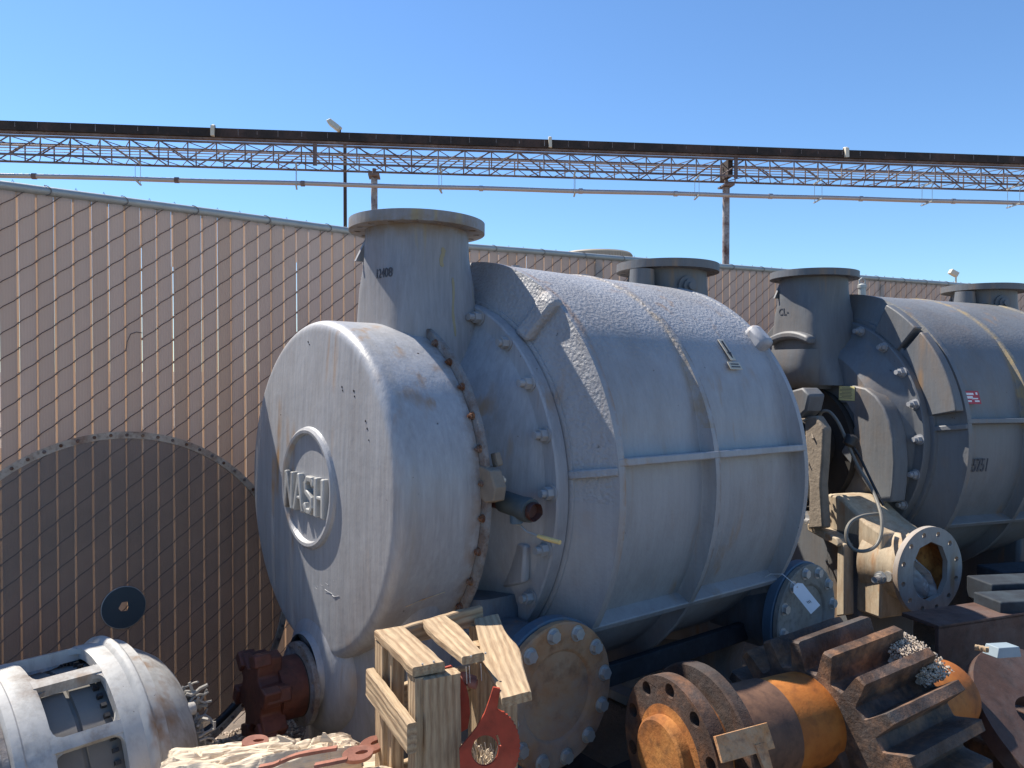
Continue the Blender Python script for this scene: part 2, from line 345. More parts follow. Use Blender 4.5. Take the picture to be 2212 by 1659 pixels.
        bpy.data.objects.remove(ob); bpy.data.curves.remove(cu); bpy.data.meshes.remove(me)
        return s.add(vs, fs)
    def rough(s, amp, sc, start=0):
        for i in range(start, len(s.v)):
            p = s.v[i]; s.v[i] = p + noise.noise_vector(p * sc) * amp
        return s
    def build(s, name, m, parent=None, smooth=32, bevel=0, loc=None):
        me = bpy.data.meshes.new(name)
        me.from_pydata([tuple(p + s.off) for p in s.v], [], s.f)
        bm = bmesh.new(); bm.from_mesh(me); bmesh.ops.remove_doubles(bm, verts=bm.verts, dist=1e-5); bmesh.ops.recalc_face_normals(bm, faces=bm.faces); bm.to_mesh(me); bm.free()
        if smooth:
            me.polygons.foreach_set('use_smooth', [True] * len(me.polygons)); me.set_sharp_from_angle(angle=R(smooth))
        me.materials.append(m if not isinstance(m, str) else M[m])
        ob = bpy.data.objects.new(name, me); S.collection.objects.link(ob)
        if parent: ob.parent = parent
        if loc is not None: ob.location = loc
        if bevel:
            bv = ob.modifiers.new('bevel', 'BEVEL'); bv.width = bevel; bv.segments = 2; bv.limit_method = 'ANGLE'; bv.angle_limit = R(40)
        return ob
def tag(o, label, cat, group=None, kind=None):
    if label: o['label'] = label
    if cat: o['category'] = cat
    if group: o['group'] = group
    if kind: o['kind'] = kind
    return o
def thing(name, label, cat, loc=(0, 0, 0), rotz=0.0, group=None, roty=0.0):
    o = bpy.data.objects.new(name, None); S.collection.objects.link(o); o.empty_display_size = .1
    o.location = loc; o.rotation_euler = (0, roty, rotz); return tag(o, label, cat, group)
def circle(r, n=48, c=(0, 0), a0=0.0, ry=None):
    ry = r if ry is None else ry
    return [(c[0] + r * math.cos(a0 + 2 * math.pi * i / n), c[1] + ry * math.sin(a0 + 2 * math.pi * i / n)) for i in range(n)]
def ringholes(rb, rh, n, a0=0.0, seg=14): return [circle(rh, seg, (rb * math.cos(a0 + 2 * math.pi * i / n), rb * math.sin(a0 + 2 * math.pi * i / n))) for i in range(n)]

# ================================================================== THE SETTING
g = MB(); N = 60
def gz(x, y): return .012 * noise.noise(Vector((x * 1.3, y * 1.3, 0))) + .004 * noise.noise(Vector((x * 9, y * 9, 3)))
xs = [-400, -120, -40, -12] + [-5 + i * .2 for i in range(66)] + [12, 20, 40, 120, 400]
ys = [-30, -10, -4] + [-2 + i * .2 for i in range(55)] + [12, 20, 40, 120, 400, 800]
vs = [(x, y, gz(x, y) if abs(x) < 12 and -4 < y < 12 else 0) for y in ys for x in xs]
g.add(vs, [(j * len(xs) + i, j * len(xs) + i + 1, (j + 1) * len(xs) + i + 1, (j + 1) * len(xs) + i) for j in range(len(ys) - 1) for i in range(len(xs) - 1)])
tag(g.build('ground', 'ground'), None, None, kind='structure')

# ------------------------------------------------------------------ slatted chain link fence in two straight runs that meet at a bend
SP, KV = .0562, .0862
def fence(p0, p1, name, label, seed, wide, railh):
    p0, p1 = Vector(p0), Vector(p1); L = (p1 - p0).length; ang = math.atan2((p1 - p0).y, (p1 - p0).x)
    rt = thing(name, label, 'fence', p0, ang, 'runs of slatted chain link fence')
    rnd = random.Random(seed); n = int(L / SP); top = railh - .018
    sl = MB(); fin = MB()
    for k in range(n):
        g0 = .0040; g1 = .0034
        x0, x1 = k * SP + g0, (k + 1) * SP - g1; zb = .072 + rnd.uniform(-.02, .02); zt = top - rnd.uniform(0, .006); dx = rnd.uniform(-.0012, .0012)
        xm = (x0 + x1) / 2 + dx; wd = (x1 - x0)
        yo = rnd.uniform(-.001, .001)
        # flat tube with a softly crowned face
        sec = [(-.5, -.002), (-.3, -.0042), (.3, -.0042), (.5, -.002), (.5, .002), (.3, .0042), (-.3, .0042), (-.5, .002)]
        rings = []
        for q, zz in enumerate((zb, zb + (zt - zb) * .33, zb + (zt - zb) * .66, zt)):
            sh = rnd.uniform(-.0008, .0008) if 0 < q < 3 else 0
            rings.append([Vector((xm + a * wd + sh, yo + b, zz)) for a, b in sec])
        sl.loft(rings)
        if k not in wide: fin.box((k * SP + .0005, .001, (zb + zt) / 2), (.0064 + rnd.uniform(0, .001), .0008, zt - zb))
        else:
            zc_ = zb + (zt - zb) * rnd.uniform(.45, .6); zd_ = zt - rnd.uniform(.1, .35); fin.box((k * SP + .0005, .001, (zb + zc_) / 2), (.0064, .0008, zc_ - zb)); fin.box((k * SP - .001, .001, (zc_ + zd_) / 2), (.0046, .0008, zd_ - zc_)); fin.box((k * SP + .0005, .001, (zt + zd_) / 2), (.0064, .0008, zt - zd_))
    sl.build('slat_panel', 'slat', rt, 50); fin.build('slat_fins', 'fin', rt, 0)
    wr = MB(); kn = MB()
    rows = int(top / KV) + 1
    for k in range(0, n + 1):
        for j in range(-1, rows + 1):
            z0 = j * KV + (KV / 2 if k % 2 else 0) + .03
            if z0 < .02 or z0 > top + .01: continue
            x0 = k * SP
            kn.add([(x0 - .003, -.006, z0), (x0 + .003, -.006, z0), (x0, -.0105, z0), (x0, -.002, z0), (x0, -.006, z0 + .006), (x0, -.006, z0 - .006)],
                   [(0, 2, 4), (2, 1, 4), (1, 3, 4), (3, 0, 4), (2, 0, 5), (1, 2, 5), (3, 1, 5), (0, 3, 5)])
            if k < n:
                z1 = z0 + KV / 2
                if z1 < top + .02:
                    if name == 'slatted_fence' and k == wide.get('cut', -1) and j == wide.get('cutj', -1):
                        wr.tube([(x0, -.006, z0), (x0 + .004, -.007, z0 + .03), (x0 + .016, -.009, z0 + .06), (x0 + .035, -.009, z0 + .068), (x0 + SP, -.006, z0 + .066)], .0016, 5); continue
                    wr.tube([(x0, -.0055, z0), (x0 + SP * .22, -.0085, z0 + KV * .135), (x0 + SP * .78, -.0085, z0 + KV * .365), (x0 + SP, -.0055, z1)], .0015, 4)
    wr.build('wire_mesh', 'wire', rt, 60); kn.build('wire_knots', 'knot', rt, 0)
    rail = MB(); m_ = int(L / .5)
    rail.tube([(L * i / m_, 0, railh - .0165 + .0012 * math.sin(i * 1.7)) for i in range(m_ + 1)], .0165, 20)
    rr = rail.build('top_rail', 'galv', rt)
    x = 1.35
    while x < L - .1: MB().cyl((x, 0, railh - .0165), (x + .05, 0, railh - .0165), .0178, seg=20).build('rail_sleeve', 'galv', rr); x += 3.2
    x = .25
    while x < L - .1:
        zc = railh - .0165; pts = []
        for i in range(15):
            a = -1.2 + i * 4.4 / 14; pts.append((x + .012 * math.sin(i * .5) + .014 * (i / 14.), -.0195 * math.cos(a), zc + .0195 * math.sin(a)))
        MB().tube(pts, .0015, 5).build('tie_wire', 'wire', rt)
        for q in (.09, .18): MB().tube([(x + q, .001, zc + .008), (x + q + .004, 0, zc + .024), (x + q + .012, 0, zc + .010)], .0013, 4).build('wire_end', 'wire', rt)
        x += .27 + rnd.uniform(-.03, .03)
    x = .9
    while x < L:
        MB().cyl((x, .045, -.05), (x, .045, railh - .02), .026, seg=18).build('post', 'galv', rt); x += 2.4
    return rt
A0 = Vector((-1.818, 2.731, 0)) * .95; A1 = Vector((-.237, 4.10, 0)); dA = (A1 - A0 / .95).normalized(); RH = EYE + .674
E0 = A0 - dA * 3.6
kx = lambda x: int((3.6 + x) / SP)
wide = {kx(.475): .004, kx(.59): .004, kx(1.11): .0035, kx(.03): .0015, 'cut': kx(.40), 'cutj': 17}
A1n = A0 + dA * 1.82
fence(E0, A1n, 'slatted_fence', 'tan slatted chain link fence run behind the white motor and big blue grey pump', 3, {k: v for k, v in wide.items()}, EYE + .640)
B1 = A1 + Vector((3.533, 1.76, 0)).normalized() * 9.0
fence(A1 - Vector((.895, .446, 0)) * .10, B1, 'slatted_fence', 'tan slatted chain link fence run rising behind the far dark grey pump', 5, {12: .003}, RH)
# round capped post at the second pump
p = at(1862, 640, 5.25); cp = thing('fence_post', 'pale galvanised post with looped cap standing against the fence between both nozzles', 'post', (p.x, p.y, 0))
MB().cyl((0, 0, 0), (0, 0, p.z + .06), .024, seg=20).build('post_tube', 'galv', cp)
cpz = p.z + .06
MB().lathe([(0, .029), (.02, .029), (.026, .022), (.034, .012), (.036, 0)], 20, (0, 0, cpz - .004), frame((0, 0, 1))).tube([(-.02, 0, cpz + .02), (-.018, 0, cpz + .05), (0, 0, cpz + .064), (.018, 0, cpz + .05), (.02, 0, cpz + .02)], .006, 8).build('post_cap', 'galv', cp)

# ------------------------------------------------------------------ pipe bridge far behind
BD = Vector((.9934, .1149, 0)); BN = Vector((-.1149, .9934, 0)); BO = Vector((0, 24, 0))
def bh(y, Y=24): return EYE + (800 - y) / FPX * Y
br = thing('pipe_bridge', 'long rusty lattice truss bridge with black top cover crossing the sky', 'bridge', BO, math.atan2(BD.y, BD.x))
z_cov1, z_cov0 = bh(304.5), bh(322); zt, zb_ = bh(330), bh(368)
X0, X1 = -19.5, 24.5
MB().box(((X0 + X1) / 2, -.02, (z_cov1 + z_cov0) / 2), (X1 - X0, .26, z_cov1 - z_cov0)).build('top_cover', 'belt', br)
x = X0 + .5
while x < X1: MB().box((x, -.152, (z_cov1 + z_cov0) / 2 + .02), (.010, .01, (z_cov1 - z_cov0) * random.uniform(.4, .9))).build('cover_seam', 'postpaint', br); x += .62 + random.uniform(-.1, .3)
MB().box(((X0 + X1) / 2, .0, z_cov0 - .035), (X1 - X0, .18, .05)).build('deck_beam', 'bridge', br)
tr = MB()
PW = .82
for yy, r in ((-.02, .032), (.82, .032)):
    for zz in (zt - .02, zb_): tr.box(((X0 + X1) / 2, yy, zz), (X1 - X0, .055, .055))
i = 0; x = X0
while x < X1:
    seg_ = int((x + 3.3) // 6.9)
    mid = (x + 3.3) / 6.9 - seg_
    for yy in (-.02, .82):
        tr.tube([(x, yy, zt), (x, yy, zb_)], .022, 5)
        a, b_ = ((zb_, zt) if mid < .5 else (zt, zb_))
        tr.tube([(x, yy, a), (x + PW, yy, b_)], .022, 5)
    tr.tube([(x, 0, zb_), (x + PW / 2, .8, zb_)], .013, 5); tr.tube([(x + PW / 2, .8, zb_), (x + PW, 0, zb_)], .013, 5)
    tr.tube([(x, 0, zt - .03), (x + PW / 2, .8, zt - .03)], .014, 5); tr.tube([(x + PW / 2, .8, zt - .03), (x + PW, 0, zt - .03)], .014, 5)
    x += PW
tr.build('lattice_truss', 'bridge', br, 60)
cb_ = MB()
for zz, r in ((zt - .16, .03), (zt - .24, .016), (zt - .33, .012)): cb_.tube([(X0, .45, zz), (X1, .45, zz)], r, 8)
cb_.build('inner_pipes', 'alu', br)
def bx_of(x): # bridge coordinate from a photo column
    a = (x - CX) / FPX; t_ = (a * 24) / (BD.x - a * BD.y); return t_
for x in (683, 1586): MB().box((bx_of(x), -.05, (zt + zb_) / 2 - .02), (.12, .03, zt - zb_ + .12)).build('splice_plate', 'bridge', br)
for x, wd in ((467, .10), (1186, .10), (1818, .12)):
    c_ = MB(); c_.box((bx_of(x), -.2, (z_cov1 + z_cov0) / 2 + .02), (wd, .10, .30)); c_.lathe([(-.05, .07), (-.04, .10), (.04, .10), (.05, .07)], 16, (bx_of(x), -.12, z_cov1 + .0)); c_.rough(.025, 7)
    c_.build('wrapped_joint', 'lampwhite', br)
for x, rr in ((808, .10), (1577, .115)):
    X = bx_of(x); o_ = MB().cyl((X, .4, -.1), (X, .4, zb_ - .28), rr, seg=20).build('support_post', 'postpaint', br)
    MB().box((X, .4, zb_ - .24), (.34, .6, .05)).cyl((X, .4, zb_ - .24), (X, .4, zb_), .06, seg=12).build('post_head', 'bridge', o_)
X = bx_of(1577); MB().box((X, .4, (zt + zb_) / 2), (.16, .7, zt - zb_)).build('post_bracket', 'belt', br)
# the pipe slung beneath it
hp = thing('hanging_pipe', 'thin pale pipe slung on wire hangers under the lattice bridge', 'pipe', BO, math.atan2(BD.y, BD.x))
PO = hp
zp = bh(409)
q = MB(); n_ = 60
q.tube([(X0 + (X1 - X0) * i / n_, .1, zp + .008 * math.sin(i * .8)) for i in range(n_ + 1)], .068, 14); q.build('pipe_run', 'alu', hp)
for x in (75, 383, 655, 1040, 1255, 1460, 1665, 1860, 2060):
    X = bx_of(x); MB().cyl((X - .06, .1, zp), (X + .06, .1, zp), .088, seg=14).build('coupling', 'alu' if x > 1000 else 'bridge', hp)
for x in (299, 641, 952, 1242, 1506, 1768, 2003, 2190):
    X = bx_of(x); hq = MB()
    sx_ = -.12 if x < 900 else .14
    hq.box((X, .1, zp - .09), (.05, .75, .035), Matrix.Rotation(-sx_, 3, 'Z')); hq.box((X, .1, zb_ - .06), (.05, .75, .035), Matrix.Rotation(-sx_, 3, 'Z'))
    for s_ in (-1, 1): hq.tube([(X + sx_ * .35 * s_, .1 + s_ * .33, zp - .09), (X + sx_ * .35 * s_, .1 + s_ * .33, zb_ - .04)], .008, 5)
    hq.build('hanger', 'galv', hp)
# lamp pole
p = at(745, 290, 27); lp = thing('lamp_pole', 'thin brown pole with tilted cream floodlight above the bridge', 'lamp pole', (p.x, p.y, 0))
MB().cyl((0, 0, 0), (0, 0, p.z + .03), .07, .06, seg=16).build('pole', 'polebrown', lp)
MB().tube([(0, 0, p.z - .02), (-.12, 0, p.z - .03), (-.16, 0, p.z + .06), (-.16, 0, p.z + .16)], .028, 8).build('lamp_arm', 'polebrown', lp)
Rm = Matrix.Rotation(R(38), 3, 'Y')
MB().box((-.36, 0, p.z + .32), (.52, .42, .16), Rm, .8).box((-.39, 0, p.z + .24), (.44, .36, .06), Rm).box((-.18, 0, p.z + .19), (.1, .14, .16), Rm).build('floodlight', 'lampwhite', lp, bevel=.02)
# far small floodlight
p = at(2065, 592, 16); fl = thing('yard_light', 'tiny white yard light on a thin stem just above the fence', 'lamp', (p.x, p.y, 0))
MB().cyl((0, 0, 0), (0, 0, p.z), .018, seg=10).build('stem', 'lampwhite', fl)
MB().box((-.05, 0, p.z + .02), (.17, .12, .10), Matrix.Rotation(.5, 3, 'Y')).build('lamp_head', 'lampwhite', fl, bevel=.01)
# ribbed flange poking above the fence
p = at(1288, 549, 8.0); tk = thing('storage_drum', 'round tan ribbed drum whose rim pokes above the fence behind the pump', 'drum', (p.x, p.y, 0))
pr = [(0, .33), (p.z - .10, .33), (p.z - .09, .37), (p.z - .015, .37), (p.z, .355), (p.z + .02, .2), (p.z + .025, 0)]
MB().lathe(pr, 72, (0, 0, 0), frame((0, 0, 1))).build('drum_body', 'tank', tk)
q = MB()
for i in range(72):
    a = i * R(5); q.box((math.cos(a) * .371, math.sin(a) * .371, p.z - .055), (.008, .012, .06), Matrix.Rotation(a, 3, 'Z'))
q.build('rim_ribs', 'tank', tk)

# ================================================================== PUMPS
def superring(cu, cv, a, b, n, w, seg=48):
    out = []
    for i in range(seg):
        t_ = 2 * math.pi * i / seg; c, s_ = math.cos(t_), math.sin(t_)
        out.append(Vector((cu + a * math.copysign(abs(c) ** (2 / n), c), -(cv + b * math.copysign(abs(s_) ** (2 / n), s_)), w)))
    return out
def hug(q, a, b, n):
    # bend flat lettering onto the rounded neck wall
    for i, p in enumerate(q.v):
        k = min(.999, abs(p.y) / b); q.v[i] = Vector((p.x + a * (1 - (1 - k ** n) ** (1 / n)) - .0012, p.y, p.z))
    return q
def nozzle(root, off, uc, gm, lab=None, rear=False):
    q = MB(off)
    rg = [superring(uc, 0, .168, .168, 2, .85), superring(uc, 0, .168, .168, 2, .80), superring(uc, 0, .164, .165, 2.2, .75), superring(uc, 0, .158, .160, 3.0, .69),
          superring(uc, 0, .156, .163, 4.2, .63), superring(uc, 0, .156, .168, 4.6, .56), superring(uc, 0, .156, .178, 4.6, .50), superring(uc, 0, .155, .180, 4.6, .44), superring(uc, 0, .15, .19, 4, .38), superring(uc, 0, .14, .215, 3.4, .32), superring(uc, 0, .12, .23, 3, .26)]
    q.loft(rg)
    # gusset under the flange and a plugged tapping
    q.prism([(0, 0), (.05, 0), (.05, .10)], (uc - .17, .11, .715), (1, 0, 0), (0, 0, 1), .012)
    nz_ = q.build('inlet_nozzle' if not rear else 'outlet_nozzle', gm, root, 40)
    fl_ = MB(off); F = frame((0, 0, 1)); pl = MB(off)
    fl_.plate(circle(.221, 96), [circle(.150, 64)] + ringholes(.193, .011, 16, .2), .034, (uc, 0, .812), (1, 0, 0), (0, 1, 0))
    fl_.build('flange', gm, nz_, 30, .004)
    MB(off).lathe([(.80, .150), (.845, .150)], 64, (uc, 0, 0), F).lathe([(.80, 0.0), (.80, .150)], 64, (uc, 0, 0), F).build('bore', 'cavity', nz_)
    b_ = MB(off)
    if rear: b_.lathe([(0, .045), (.012, .045), (.014, .03), (.03, .03), (.032, .016), (.045, .016), (.046, 0)], 24, (uc - .06, -.155, .735), frame((-.35, -1, 0)))
    else: b_.lathe([(0, .036), (.010, .036), (.012, .0)], 24, (uc - .13, .10, .74), frame((-1, .3, 0)))
    b_.build('plug', gm, nz_)
    return nz_
def casing(root, off, gm, top=True):
    q = MB(off); seg = 180
    US = [.508, .514, .520, .560, .566, .572, .592, .596, .600] + [.62 + i * .05 for i in range(8)] + [.994, .999, 1.002, 1.026, 1.029, 1.034] + [1.06 + i * .05 for i in range(9)] + [1.504, 1.508, 1.512, 1.535, 1.541, 1.548, 1.60, 1.61]
    def rr(u, a):
        d = math.degrees(a); d = (d + 180) % 360 - 180      # 0 = camera side, 90 = up
        dd = d if -90 <= d <= 90 else (180 - d if d > 0 else -180 - d)
        rec = .739 - .045 * max(0, min(1, (44 - dd) / 30.)) ** 1.3
        if .508 <= u <= .518: return .600 if u < .51 else .612
        if u <= .56: return .612 + (u - .52) / .04 * .098 if u >= .52 else .612
        if .566 <= u <= .592 or 1.002 <= u <= 1.026 or 1.512 <= u <= 1.535: return .743
        if abs(u - .560) < .001: return .71
        if u > 1.535: return .738 - (u - 1.535) / .075 * .13
        k = min(abs(u - .592), abs(u - 1.002), abs(u - 1.026), abs(u - 1.512))
        fil = max(0, 1 - k / .008) * .012
        return min(.7425, rec + fil)
    vs = []; fs = []
    for u in US:
        for i in range(seg):
            a = 2 * math.pi * i / seg; r = rr(u, a); vs.append((u, -r * math.cos(a), r * math.sin(a)))
    for j in range(len(US) - 1):
        for i in range(seg): fs.append((j * seg + i, j * seg + (i + 1) % seg, (j + 1) * seg + (i + 1) % seg, (j + 1) * seg + i))
    fs += [tuple(range(seg - 1, -1, -1)), tuple(range((len(US) - 1) * seg, len(US) * seg))]
    q.add(vs, fs)
    cs = q.build('casing_shell', gm, root, 38)
    for d in (8.6, -31.0, 171, 211):
        a = R(d); er = Vector((0, -math.cos(a), math.sin(a))); et = Vector((0, math.sin(a), math.cos(a)))
        rb = MB(off); Rm = Matrix((Vector((1, 0, 0)), er, et)).transposed()
        h = .013 if d > 0 or d > -20 else .012
        h = .012
        rb.box(Vector((1.05, 0, 0)) + er * .706, (.96, .076, .024), Rm)
        rb.prism([(.506, .56), (.506, .640), (.560, .741), (.575, .741), (.575, .60)], er * 0 - et * .012 + Vector((0, 0, 0)), (1, 0, 0), er, .024) if d in (8.6, 171) else None
        rb.build('stiffening_rib', gm, cs, 30, .004)
    return cs
def head(root, off, gm, front=True, cut=0):
    if cut: pr = [(.35, 0), (.35, .44), (.37, .47), (.40, .49), (.435, .525), (.452, .545), (.458, .552), (.460, .556), (.461, .598), (.466, .603), (.503, .603), (.505, .598), (.505, .3)]
    elif front: pr = [(.20, .0), (.20, .36), (.215, .38), (.28, .395), (.33, .41), (.37, .435), (.405, .47), (.435, .515), (.452, .545), (.458, .552), (.460, .556), (.461, .598), (.466, .603), (.503, .603), (.505, .598), (.505, .3)]
    else: pr = [(1.612, .3), (1.612, .60), (1.652, .603), (1.656, .56), (1.70, .50), (1.78, .44), (1.83, .40), (1.84, .20), (1.86, .17), (1.90, .16), (1.905, 0)]
    return MB(off).lathe(pr, 128).build('front_head' if front else 'rear_head', gm, root)
def discharge(root, off, uc, wc, gmblue, cov, label=None, vend=.64):
    st = MB(off)
    st.loft([superring(uc, .0, .13, .44, 4, -.30), superring(uc, .05, .13, .40, 4, -.52), superring(uc, .05, .12, .32, 4, -.78), superring(uc, .05, .13, .34, 4, -1.00), superring(uc, .05, .17, .42, 6, -1.02), superring(uc, .05, .17, .42, 6, -1.06)])
    st.lathe([(.2, .155), (vend - .10, .150), (vend - .04, .160), (vend - .012, .178)], 48, (uc, 0, wc), frame((0, -1, 0)))
    leg = st.build('discharge_leg', 'grimy', root, 40)
    fr_ = MB(off).lathe([(vend - .015, .15), (vend - .015, .199), (vend - .011, .203), (vend + .022, .203), (vend + .025, .200), (vend + .025, .10)], 72, (uc, 0, wc), frame((0, -1, 0))).build('pipe_flange', gmblue, leg)
    cp_ = MB(off).lathe([(vend + .026, .0), (vend + .026, .194), (vend + .029, .197), (vend + .046, .197), (vend + .0495, .192), (vend + .0495, .128), (vend + .047, .122), (vend + .041, .117), (vend + .040, .07), (vend + .040, 0)], 96, (uc, 0, wc), frame((0, -1, 0)), wob=.0015).build('blind_cover', cov, leg)
    if label: cp_['label'] = label
    for i in range(12):
        a = R(i * 30 + 9)
        MB(off).bolt((uc + .170 * math.cos(a), -(vend + .049), wc + .170 * math.sin(a)), (0, -1, 0), .0165, .013, rot=i * .5).build('bolt', 'bolt', cp_)
    return leg

def headbolts(parent, off, mm, r=.579, n=22, a0=1.75, u=.459, fmt='head_bolt'):
    rnd = random.Random(5)
    for i in range(n):
        a = R(a0 + i * 360 / n)
        if fmt == 'head_bolt' and 75 < math.degrees(a) % 360 < 107: continue
        q = MB(off).bolt((u, -r * math.cos(a), r * math.sin(a)), (-1, 0, 0), .0185, .022, .014 + rnd.uniform(0, .01), .0115, rot=rnd.uniform(0, 1))
        q.build(fmt, mm, parent, 30)

# ---- first pump
O1 = Vector((-.609, 2.34, EYE - .357)); th1 = R(51.2); tilt1 = R(1.04); B1Z = 1.107
U1 = Vector((math.sin(th1) * math.cos(tilt1), math.cos(th1) * math.cos(tilt1), -math.sin(tilt1))); V1 = Vector((math.cos(th1), -math.sin(th1), 0)); W1 = U1.cross(V1) * -1
p1 = thing('vacuum_pump', 'big blue grey ribbed pump with a round NASH end cover and tall flanged inlet', 'pump', O1 - W1 * B1Z, R(90) - th1, 'liquid ring pumps on the yard', tilt1)
off = (0, 0, B1Z)
cs = casing(p1, off, 'greyw')
hd = head(p1, off, 'grey'); headbolts(hd, off, 'paintedbolt')
MB(off).bolt((.452, -.334, -.252), (-1, 0, 0), .019, .02, .01).build('head_bolt', 'paintedbolt', hd)
# raised pad on the head
MB(off).prism([(.40, -.13), (.36, -.19), (.37, -.25), (.41, -.285), (.50, -.25), (.51, -.14)], (.452, 0, 0), (0, -1, 0), (0, 0, 1), .030).build('casting_pad', 'grey', hd, 30, .008)
hr = head(p1, off, 'grey2', False)
nz1 = nozzle(p1, off, .36, 'neck'); nz1.location = (-.024, -.040, 0)
nz1b = nozzle(p1, off, 1.64, 'grey2', rear=True)
MB(off).cyl((1.42, -.05, .70), (1.42, -.05, .80), .055, .05, seg=24).build('casing_boss', 'grey2', cs)
MB(off).bolt((.80, .02, .735), (0, 0, 1), .03, .016, .01, .016).build('top_plug', 'grey', cs)
MB(off).bolt((1.19, .06, .735), (0, 0, 1), .022, .03).build('top_plug', 'grey', cs)
# lifting lugs on the sloping shoulder
def lug(u0, u1, a, rb, rt, hmax, th=.055):
    a = R(a); er = Vector((0, -math.cos(a), math.sin(a))); et = Vector((0, math.sin(a), math.cos(a)))
    q = MB(off)
    sgn = 1 if u1 > u0 else -1
    pts = [(u0, rb), (u0 + (u1 - u0) * .35, rb + (rt - rb) * .45), (u0 + (u1 - u0) * .62, rt), (u1, rt + .012), (u1 + sgn * .03, rt - .01), (u1 + sgn * .03, rb)]
    q.prism(pts, -et * th / 2, (1, 0, 0), er, th); q.rough(.004, 14)
    return q.build('lifting_lug', 'greyw', cs, 30, .016)
lug(.49, .565, 58, .60, .742, 0, .075)
lug(.49, .565, 122, .60, .742, 0, .075)
MB(off).box((1.50, -.55, .50), (.07, .10, .07), frame((0, -.7, .7))).rough(.003, 12).build('lifting_lug', 'grey', cs, 30, .02)
# end cover with dished face
q = MB(off)
pr = [(-.012 * (1 - (r_ / .475) ** 2), r_) for r_ in [.0, .05, .1, .15, .2, .25, .3, .34, .38, .41, .44, .46, .472]] + [(.032 - .032 * math.cos(R(t_)), .478 + .032 * math.sin(R(t_))) for t_ in range(6, 91, 12)] + [(.06, .5102), (.10, .5104), (.18, .5108), (.262, .511)]
q.lathe(pr, 160)
ec = q.build('end_cover', 'cover', p1, 45)
q = MB(off).lathe([(-.008, .187), (-.019, .183), (-.025, .175), (-.024, .166), (-.008, .160)], 96)
q.build('emblem_ring', 'cover', ec)
q = MB(off)
# letters of the cast emblem
def stroke(q, pts, wd, th, o, ex, ey):
    n_ = len(pts)
    for i in range(n_ - 1):
        a, b_ = Vector(pts[i] + (0,)), Vector(pts[i + 1] + (0,)); d = (b_ - a); L_ = d.length; d.normalize(); n2 = Vector((-d.y, d.x, 0)); e = wd * .42
        c4 = [a - d * e + n2 * wd / 2, a - d * e - n2 * wd / 2, b_ + d * e - n2 * wd / 2, b_ + d * e + n2 * wd / 2]
        q.prism([(p_.x, p_.y) for p_ in c4], o + Vector((0, 0, 0)) , ex, ey, th + .0002 * i)
EX, EY = Vector((0, -1, 0)), Vector((0, 0, 1))
o_ = Vector((-.0095, 0, -.018))
hL = .050
stroke(q, [(-.138, -hL), (-.138, hL), (-.092, -hL), (-.092, hL)], .019, .020, o_, EX, EY)
stroke(q, [(-.072, -hL), (-.042, hL), (-.012, -hL)], .018, .020, o_, EX, EY); stroke(q, [(-.060, -.016), (-.024, -.016)], .011, .019, o_, EX, EY)
stroke(q, [(.058, .034), (.048, hL - .002), (.020, hL - .002), (.008, .032), (.012, .010), (.052, -.010), (.058, -.032), (.046, -hL + .002), (.018, -hL + .002), (.006, -.034)], .017, .020, o_, EX, EY)
stroke(q, [(.080, -hL), (.080, hL)], .019, .020, o_, EX, EY); stroke(q, [(.128, -hL), (.128, hL)], .019, .0205, o_, EX, EY); stroke(q, [(.080, 0), (.128, 0)], .012, .019, o_, EX, EY)
em = paint('worn_emblem_paint', (.40, .40, .39), .9, .3, 0, .5, dirtamt=.55, dirt=(.07, .06, .05), stain=(.12, .09, .07), ds=3)
q.build('emblem_letters', em, ec, 30, .0035)
q = MB(off); rnd = random.Random(31)
for k_ in range(16):
    y_ = rnd.uniform(.02, .16); z_ = -.265 + rnd.uniform(-.035, .03); q.tube([(-.0065, -y_, z_), (-.0068, -y_ - rnd.uniform(.01, .03), z_ + rnd.uniform(-.006, .006)), (-.0055, -y_ - rnd.uniform(.03, .05), z_ + rnd.uniform(-.01, .01))], rnd.uniform(.0008, .0016), 5)
q.build('weld_scar', 'cover', ec)
q = MB(off)
for v_, w_, r_ in ((-.04, .445, .006), (-.03, .437, .004), (.20, .31, .006), (.205, .30, .005), (.27, .30, .007), (.275, .285, .005), (.34, .22, .006), (.35, .20, .006), (.36, .17, .004)):
    rr_ = math.hypot(v_, w_); uu = -.012 * (1 - (rr_ / .475) ** 2)
    q.cyl((uu - .0012, -v_, w_), (uu + .004, -v_, w_), r_ * .55, seg=5, rot=r_ * 900)
q.build('paint_chips', 'ink', ec, 0)
# rusty bolted rim behind it
rim = MB(off).lathe([(.264, .50), (.264, .532), (.267, .535), (.279, .536), (.282, .532), (.282, .45)], 260, wob=.0014, ws=24).build('bolted_rim', 'rustrim', p1, 50)
rnd = random.Random(2)
for i in range(34):
    a = R(90.4 + i * 360 / 34)
    if 215 < (math.degrees(a) % 360) < 318: continue
    y, z_ = -.519 * math.cos(a), .519 * math.sin(a)
    MB(off).bolt((.264, y, z_), (-1, 0, 0), .0088, .007, .004 + rnd.uniform(0, .008), .0038, rot=rnd.uniform(0, 1)).build('stud', 'stud', rim)
# weathered scrape on the cover side
MB(off).tube([(.075, -.430, -.275), (.12, -.440, -.262), (.19, -.447, -.250)], .0018, 5).build('paint_scrape', 'tanrust', ec)
